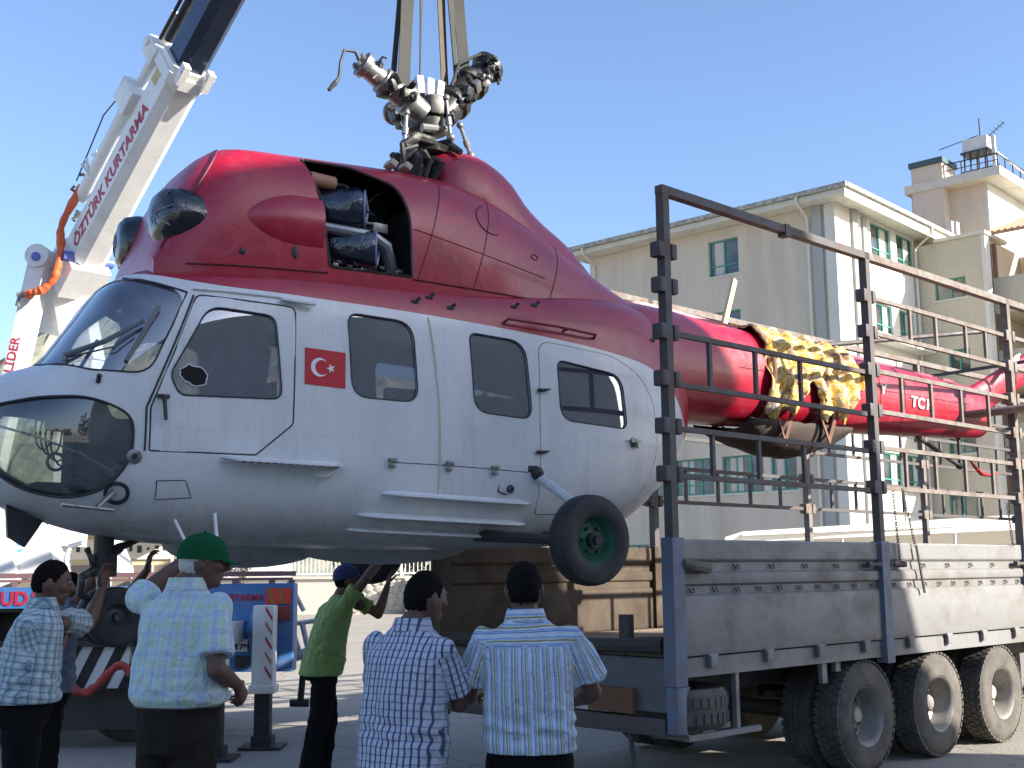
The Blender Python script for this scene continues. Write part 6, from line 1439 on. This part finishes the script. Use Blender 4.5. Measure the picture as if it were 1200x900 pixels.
def hand(b, wrist, d, pn, side, curl=(.5, .7, .5), sc=1.0, spread=.10):
    d = Vector(d).normalized(); pn = Vector(pn); pn = (pn-d*pn.dot(d)).normalized(); ac = d.cross(pn)*side      # ac points to the thumb side
    K = wrist+d*.085*sc
    b.loft([[wrist+d*(x*sc)+ac*(w*math.cos(a)*sc)+pn*(h*math.sin(a)*sc) for a in [k*PI/6 for k in range(12)]] for x, w, h in ((-.02, .026, .020), (.02, .032, .019), (.06, .040, .016), (.088, .040, .013))])
    for i, (off, L) in enumerate(((.031, .074), (.0105, .082), (-.0105, .077), (-.031, .060))):
        q = K+ac*off*sc-d*.004; dd = (d+ac*(off*spread/.03)).normalized(); pts = [q]; ax = ac
        for j, f in enumerate((.46, .30, .24)):
            c = curl[j]*(1+.10*i); R = Matrix.Rotation(c*side*-1 if False else c, 3, dd.cross(pn).normalized()); dd = (R@dd).normalized(); pnn = (R@pn).normalized(); q = q+dd*L*f*sc; pts.append(q); pn = pnn if False else pn
            pn_l = pnn; pn_keep = pn
        b.tube(pts, [.0092*sc, .0085*sc, .0078*sc, .0062*sc], 8)
        for p_, r_ in zip(pts, (.0092, .0087, .008, .0066)): b.sph(p_, r_*sc, u=8, v=6)
    q = wrist+d*.022*sc+ac*.026*sc; dd = (d*.62+ac*.75+pn*.25).normalized(); pts = [q]
    for L, e in ((.036, .0), (.030, .25), (.024, .25)): dd = (dd+d*e+pn*.15).normalized(); q = q+dd*L*sc; pts.append(q)
    b.tube(pts, [.014*sc, .011*sc, .0098*sc, .0078*sc], 8)
    for p_, r_ in zip(pts, (.014, .0112, .010, .008)): b.sph(p_, r_*sc, u=8, v=6)
def person(root, label, S, F, pel, neck, head, hF, sh, el, wr, hd, hip_z=None, knees=None, ankles=None, shirt='yellow', trous='black', hair=m_hair, cap=None, stout=1.0, hem=None, scale=1.0, wave=1.0, sl=.62, pn=None, curl=None, tucked=False, capdir=None):
    root = Vector(root); S = Vector(S).normalized(); F = Vector(F).normalized(); Z = Vector((0, 0, 1))
    t = empty('person', root, 0, label, 'person')
    L = lambda p: Vector(p)-root
    pel, neck, head = L(pel), L(neck), L(head); sh = [L(p) for p in sh]; el = [L(p) for p in el]; wr = [L(p) for p in wr]; hF = Vector(hF).normalized(); hS = hF.cross(Z).normalized(); hU = hS.cross(hF)
    up = (neck-pel).normalized(); sc = scale
    hips = [pel+S*.085*sc*k-Z*.02 for k in (1, -1)]
    knees = [L(p) for p in knees] if knees else [Vector((h.x*1.05, h.y, .50*sc)) for h in hips]
    ankles = [L(p) for p in ankles] if ankles else [Vector((k.x, k.y-.0, .09)) for k in knees]
    shc = (sh[0]+sh[1])/2
    def ring(c, a, b_, x=S, y=F, n=20, p=2.4): return [c+x*a*math.copysign(abs(math.cos(i*2*PI/n))**(2/p), math.cos(i*2*PI/n))+y*b_*math.copysign(abs(math.sin(i*2*PI/n))**(2/p), math.sin(i*2*PI/n)) for i in range(n)]
    def spine(u): # pelvis->neck with a slight curve
        return pel.lerp(neck, u)+F*(-.015*math.sin(u*PI))
    def torso(b, g, lo=-.12, top=.97):
        prof = [(-.12, .130, .095), (0, .140, .100), (.18, .130, .095), (.40, .130, .095), (.62, .150, .10), (.80, .160, .095), (.90, .140, .080), (.97, .080, .06)]
        b.loft([ring(spine(max(u, 0))+up*min(u, 0)*.5, (a+g)*sc, (d+g)*sc) for u, a, d in prof if lo <= u <= top])
    # --- body: one continuous surface
    b = MB(); torso(b, 0)
    cap_limb(b, [spine(.88), neck+up*.02, head-hU*.06-hF*.01], [.075*sc, .060*sc, .056*sc])
    R_h = Matrix((hS, hF, hU)).transposed()
    b.sph(head, (.076*sc, .096*sc, .112*sc), rot=R_h, u=24, v=16); b.sph(head+hF*.022*sc-hU*.062*sc, (.058*sc, .066*sc, .062*sc), rot=R_h)
    b.sph(head+hF*.060*sc-hU*.095*sc, (.028*sc, .024*sc, .022*sc), rot=R_h)
    b.tube([head+hF*.085*sc+hU*.020*sc, head+hF*.104*sc-hU*.008*sc, head+hF*.112*sc-hU*.028*sc, head+hF*.088*sc-hU*.036*sc], [.010*sc, .012*sc, .017*sc, .012*sc], 10)
    b.sph(head+hF*.078*sc+hU*.028*sc, (.055*sc, .016*sc, .012*sc), rot=R_h); b.sph(head+hF*.082*sc-hU*.060*sc, (.024*sc, .014*sc, .007*sc), rot=R_h); b.sph(head+hF*.078*sc-hU*.072*sc, (.020*sc, .014*sc, .008*sc), rot=R_h)
    for k in (1, -1):
        b.sph(head+hS*.076*sc*k-hF*.012*sc-hU*.010*sc, (.010*sc, .020*sc, .032*sc), rot=R_h@Matrix.Rotation(.25*k, 3, 'Z')); b.sph(head+hS*.045*sc*k+hF*.062*sc-hU*.022*sc, (.026*sc, .022*sc, .024*sc), rot=R_h)
    for i, k in ((0, 1), (1, -1)):
        cap_limb(b, [sh[i]-S*k*.05-up*.03, sh[i]-up*.02, (sh[i]+el[i])/2, el[i]], [.045*sc, .046*sc, .045*sc, .038*sc])
        cap_limb(b, [el[i], el[i].lerp(wr[i], .3), wr[i]], [.040*sc, .043*sc, .026*sc])
        dd = Vector(hd[i]); dd.normalize(); pnv = Vector(pn[i]) if pn else Vector((0, 0, -1))
        hand(b, wr[i]+(dd*.01), dd, pnv, 1 if k == 1 else -1, (curl[i] if curl else (.35, .45, .35)), 1.02*sc)
    for i in (0, 1):
        cap_limb(b, [hips[i], hips[i].lerp(knees[i], .5), knees[i]], [.085*sc, .075*sc, .055*sc]); cap_limb(b, [knees[i], knees[i].lerp(ankles[i], .3), ankles[i]], [.052*sc, .056*sc, .036*sc])
    o = b.build('body', m_skin, t); remesh(o, .0058, 2)
    # --- eyes
    for k in (1, -1):
        b = MB(); b.sph(head+hS*.031*sc*k+hF*.083*sc+hU*.008*sc, .010*sc, u=10, v=8); b.build('eye', m_eye, o)
    # --- hair
    if hair:
        b = MB(); U_, V_ = 72, 44; rows = []
        for j in range(V_+1):
            th = PI*j/V_; row = []
            for i in range(U_):
                ph = 2*PI*i/U_; x, y, z = math.sin(th)*math.cos(ph), math.sin(th)*math.sin(ph), math.cos(th)
                lim = -.62+1.15*max(0, min(1, (y+.25)/1.0)); k = max(0, min(1, (z-lim+.14*noise.noise(Vector((x*8, y*8, z*8))))/.22)); 
                if abs(x) > .8 and z < -.05 and y > -.45: k *= .0
                k = k*(.35 if cap and z > .15 else 1); r = .93+.10*k+(.03*noise.noise(Vector((x*7, y*7, z*7)))+.035*noise.noise(Vector((x*26, y*26, z*26))))*k
                row.append(b.bm.verts.new(head-hF*.004+hS*(.077*sc*x*r)+hF*(.098*sc*y*r)+hU*(.114*sc*z*r)))
            rows.append(row)
        for a, c in zip(rows, rows[1:]): b.bridge(a, c)
        b.build('hair', hair, t, smooth=180)
    if cap:
        b = MB(); cF = Vector(capdir).normalized() if capdir else hF; cS = cF.cross(Z).normalized(); cU = cS.cross(cF); rows = []
        for j in range(15):
            th = PI*.5*j/14*1.02; row = []
            for i in range(32):
                ph = 2*PI*i/32; x, y, z = math.sin(th)*math.cos(ph), math.sin(th)*math.sin(ph), math.cos(th)
                wob = 1+.02*noise.noise(Vector((x*4, y*4, z*4)))
                row.append(b.bm.verts.new(head+cU*.008+cS*.091*sc*x*wob+cF*(.113*sc*y*wob-.004)+cU*(.116*sc*z**.8*wob if z > 0 else .10*z)))
            rows.append(row)
        for a, c in zip(rows, rows[1:]): b.bridge(a, c)
        n = 14; 
        for s_ in (0, .004):
            pass
        A_, B_ = [], []
        for i in range(n+1):
            a = -.95+1.9*i/n; p0 = head+cU*.014*sc+cS*.088*sc*math.sin(a)+cF*.107*sc*math.cos(a); p1 = p0+cF*.062*sc*math.cos(a)**.5-cU*.018*sc+cS*.010*math.sin(a); A_.append((p0, p1))
        b.loft([[p0, p1, p1-cU*.005, p0-cU*.006] for p0, p1 in A_]); co = b.build('cap', cap, t, smooth=60); 
        b = MB(); b.sph(head+cU*(.008+.116*sc), .009, u=8, v=6); b.build('cap_button', cap, co)
    # --- trousers
    b = MB(); b.loft([ring(pel+up*a, w*sc, d*sc) for a, w, d in ((-.13, .150, .125), (-.05, .178, .140), (.05, .176, .135), (.10, .168*stout, .128*stout))])
    for i in (0, 1):
        cap_limb(b, [hips[i], hips[i].lerp(knees[i], .5), knees[i]], [.102*sc, .094*sc, .080*sc], 14); b.tube([knees[i], knees[i].lerp(ankles[i], .5), ankles[i]+Z*.0], [.080*sc, .076*sc, .074*sc], 14); b.sph(knees[i], .08*sc)
    tr = b.build('trousers', m_trou[trous], t); remesh(tr, .011, 3, lambda p, q: .012*noise.noise(Vector((p.x*12, p.y*12, p.z*5)))+.008*noise.noise(Vector((p.x*30, p.y*30, p.z*22))))
    b = MB(); c = pel+up*.10; b.loft([ring(c+up*(dz-.018), (.172*stout+.004)*sc, (.132*stout+.004)*sc) for dz in (0, .036)]); b.build('belt', m_belt, t)
    for i in (0, 1):
        a = ankles[i]; b = MB(); ff = F; b.loft([[Vector((a.x, a.y, 0))+ff*x+ff.cross(Z)*w*math.cos(q)+Z*max(0.0, h*(.5+.5*math.sin(q))) for q in [k*PI/6 for k in range(12)]] for x, w, h in ((-.10, .025, .06), (-.07, .042, .10), (.0, .045, .11), (.08, .048, .07), (.15, .046, .05), (.19, .02, .03))]); b.build('shoe', m_shoe, t)
    # --- shirt
    hem_u = -.10 if hem is None else hem
    b = MB(); Lsp = (neck-pel).length
    prof = ([(hem_u, .172*stout, .132*stout), (hem_u+.05, .190*stout, .150*stout)] if tucked else [(hem_u, .196*stout, .165*stout), (.02, .196*stout, .162*stout)])+[(.24 if tucked else .18, .192*stout, .150*stout), (.42, .188*stout, .142*stout), (.60, .192, .140), (.74, .200, .132), (.82, .200, .120), (.875, .178, .104), (.92, .145, .094), (.96, .115, .086), (1.0, .088, .080), (1.025, .074, .070)]
    b.loft([ring(spine(u) if u >= 0 else pel+up*u*Lsp, a*sc, d*sc, n=28) for u, a, d in prof])
    for i, k in ((0, 1), (1, -1)):
        e = sh[i].lerp(el[i], sl); b.tube([sh[i]-S*k*.05-up*.02, sh[i]-up*.012, sh[i].lerp(el[i], .3), e], [.055*sc, .064*sc, .068*sc, .078*sc], 16); b.sph(sh[i]-up*.012, .062*sc)
    so2 = b.build('shirt', FAB[shirt], t)
    tk_ = tucked
    def wr_(p, q):
        h = (p-pel).dot(up); fold = .012*noise.noise(Vector((p.x*11+3, p.y*11, p.z*4.5)))+.009*noise.noise(Vector((p.x*24, p.y*24, p.z*10+5)))
        low = max(0, 1-abs(h-.10)/.13); fold += low*.016*math.sin(h*80+2.5*math.sin((p.dot(S))*11)+2*noise.noise(p*8))*max(-.6, min(.6, noise.noise(Vector((p.x*6, p.y*6, 4)))*2.2))
        hz = hem_u*Lsp if hem_u > 0 else hem_u*Lsp; k = max(0, min(1, (h-hz-.012)/.05)); return fold*wave*k
    remesh(so2, .0095, 4, wr_)
    me = so2.data; at_ = me.attributes.new('pat', 'FLOAT_VECTOR', 'POINT'); vals = []
    for v in me.vertices:
        p = v.co; best = None; h = (p-pel).dot(up); q = p-(pel+up*max(0, min(Lsp, h))); dt = math.hypot(q.dot(S)/.19, q.dot(F)/.14)
        ang = math.atan2(q.dot(S), -q.dot(F)); cand = (dt*.95 if h < Lsp*.96 else dt, q.dot(S)*1.12+.03*ang if abs(ang) < 1.6 else ang*.15, h, 1.0 if h > Lsp*.80 else 0.0)
        best = cand
        for i in (0, 1):
            ax = (el[i]-sh[i]); La = ax.length; ax.normalize(); hh = (p-sh[i]).dot(ax)
            if hh < .01: continue
            qq = (p-sh[i])-ax*hh; dd_ = qq.length/.078
            ref = (-F+ax*F.dot(ax)); ref = ref.normalized() if ref.length > .1 else up; r2 = ax.cross(ref)
            if dd_ < best[0]: best = (dd_, math.atan2(qq.dot(r2), qq.dot(ref))*.078+.013, hh, 0.0)
        wx = .004*noise.noise(p*13)+.0025*noise.noise(p*31); vals += [best[1]+.5+wx, best[2]+.5+.005*noise.noise(p*12+Vector((5, 5, 5))), best[3]]
    at_.data.foreach_set('vector', vals)
    # collar
    b = MB(); n = 26; C0 = neck+up*.016; rings = []
    for i in range(n+1):
        a = PI/2+.35+(2*PI-.70)*i/n; x, y = math.cos(a), math.sin(a); e = .30 if i in (0, n) else 0
        lo_ = C0+S*x*.088*sc+F*y*.082*sc-up*.022; hi_ = C0+S*x*.072*sc+F*y*.068*sc+up*.036*sc; ou = C0+S*x*.094*sc+F*y*.088*sc-up*(.018+.03*(1 if i in (0, n) else 0)); rings.append([lo_, hi_, hi_+(S*x+F*y)*.006, ou])
    if shirt not in ('lime', 'slate'):
        b.loft(rings); co_ = b.build('collar', FAB[shirt], so2); me = co_.data; at_ = me.attributes.new('pat', 'FLOAT_VECTOR', 'POINT'); at_.data.foreach_set('vector', sum([[0.5+(v.co-C0).dot(S), .5+(v.co-C0).dot(up), 1.0] for v in me.vertices], []))
    return t
m_capg = mat('green_cap', (.008, .075, .030), .95, spec=.1, vary=.2); m_capb = mat('blue_cap', (.02, .03, .12), .8)
# man in the blue, white and yellow striped shirt
person((.06, 5.2, 0), 'man seen from behind in blue, yellow and white striped shirt and black trousers', (1, -.04, 0), (.04, 1, 0), (.065, 5.2, .92), (.05, 5.22, 1.465), (.045, 5.25, 1.60), (.04, 1, -.05),
       [(.245, 5.19, 1.40), (-.125, 5.21, 1.40)], [(.335, 5.27, 1.16), (-.205, 5.27, 1.15)], [(.27, 5.50, 1.10), (-.19, 5.53, 1.13)], [(-.2, 1, 0), (.1, 1, 0)], shirt='yellow', trous='black', hair=m_hair, hem=.02, stout=1.0, sl=.78, wave=1.35)
# man in the blue check shirt
person((-.45, 5.22, 0), 'man seen from behind in untucked blue and white checked shirt, head turned right', (.86, -.50, 0), (.50, .86, 0), (-.47, 5.2, .92), (-.44, 5.24, 1.43), (-.385, 5.28, 1.565), (.70, .70, -.12),
       [(-.295, 5.13, 1.36), (-.595, 5.31, 1.37)], [(-.235, 5.24, 1.12), (-.60, 5.50, 1.15)], [(-.20, 5.50, 1.22), (-.42, 5.72, 1.2)], [(.05, 1, .1), (.5, 1, 0)], shirt='check', trous='navy', hair=m_hair, hem=-.10, sl=.80, wave=1.1, curl=[(.4, .5, .4), (.4, .5, .4)])
# man in the green cap
person((-1.52, 5.6, 0), 'white haired man in green cap and pale green and blue plaid shirt', (.93, -.37, 0), (.37, .93, 0), (-1.53, 5.6, 1.0), (-1.52, 5.62, 1.605), (-1.455, 5.66, 1.735), (.93, .36, -.05),
       [(-1.345, 5.53, 1.535), (-1.725, 5.69, 1.555)], [(-1.325, 5.43, 1.255), (-1.815, 5.92, 1.575)], [(-1.285, 5.67, 1.17), (-1.63, 6.03, 1.755)], [(.15, .5, -.5), (.75, .25, .55)], shirt='gplaid', trous='brown', hair=m_hairw, cap=m_capg, stout=1.10, hem=.14, tucked=True, scale=1.06, sl=.80, curl=[(.9, 1.1, .8), (.2, .3, .2)], pn=[(-.8, 0, .2), (.5, .3, -.8)])
# man in plaid shirt at the nose wheel
person((-2.64, 6.76, 0), 'dark haired man in blue-grey plaid shirt steadying the nose wheel', (.36, -.93, 0), (.93, .36, 0), (-2.69, 6.74, 1.0), (-2.625, 6.76, 1.50), (-2.585, 6.78, 1.635), (.93, .36, -.12),
       [(-2.64, 6.58, 1.41), (-2.57, 6.94, 1.43)], [(-2.585, 6.68, 1.16), (-2.52, 7.20, 1.38)], [(-2.575, 6.96, 1.30), (-2.50, 7.35, 1.58)], [(.0, .45, .75), (.1, .1, 1)], shirt='tplaid', trous='black', hair=m_hair, hem=-.02, sl=.72, stout=1.08, scale=1.06, pn=[(.8, .3, -.2), (.8, -.3, 0)], curl=[(.35, .5, .4), (.3, .4, .3)])
# man behind the nose gear
person((-3.12, 8.25, 0), 'man in dark slate shirt behind the nose gear with one arm raised to the belly', (.35, -.93, 0), (.93, .35, 0), (-3.12, 8.22, .95), (-3.06, 8.24, 1.44), (-3.02, 8.26, 1.575), (.9, .4, .1),
       [(-3.00, 8.10, 1.38), (-2.93, 8.38, 1.40)], [(-2.86, 8.08, 1.56), (-2.7, 8.45, 1.5)], [(-2.70, 8.04, 1.76), (-2.55, 8.4, 1.70)], [(.35, .0, .9), (.2, 0, 1)], shirt='slate', trous='black', sl=.6, pn=[(.9, 0, -.3), (.9, 0, -.3)])
# man in the green t-shirt
person((-1.52, 9.8, 0), 'man in lime green t-shirt and dark blue cap pushing up on the far main wheel', (.45, -.89, 0), (.89, .45, 0), (-1.53, 9.78, .96), (-1.40, 9.84, 1.485), (-1.36, 9.87, 1.62), (.89, .42, .15),
       [(-1.33, 9.68, 1.44), (-1.27, 9.98, 1.44)], [(-1.18, 9.66, 1.62), (-1.12, 10.02, 1.33)], [(-1.08, 9.86, 1.78), (-1.05, 10.07, 1.56)], [(.3, .4, .8), (.2, .2, 1)], knees=[(-1.54, 9.70, .52), (-1.50, 9.92, .52)], ankles=[(-1.63, 9.66, .09), (-1.56, 9.95, .09)], shirt='lime', trous='black', hair=m_hair, cap=m_capb, hem=-.18, sl=.55, pn=[(.8, .3, -.2), (.8, .3, -.2)])
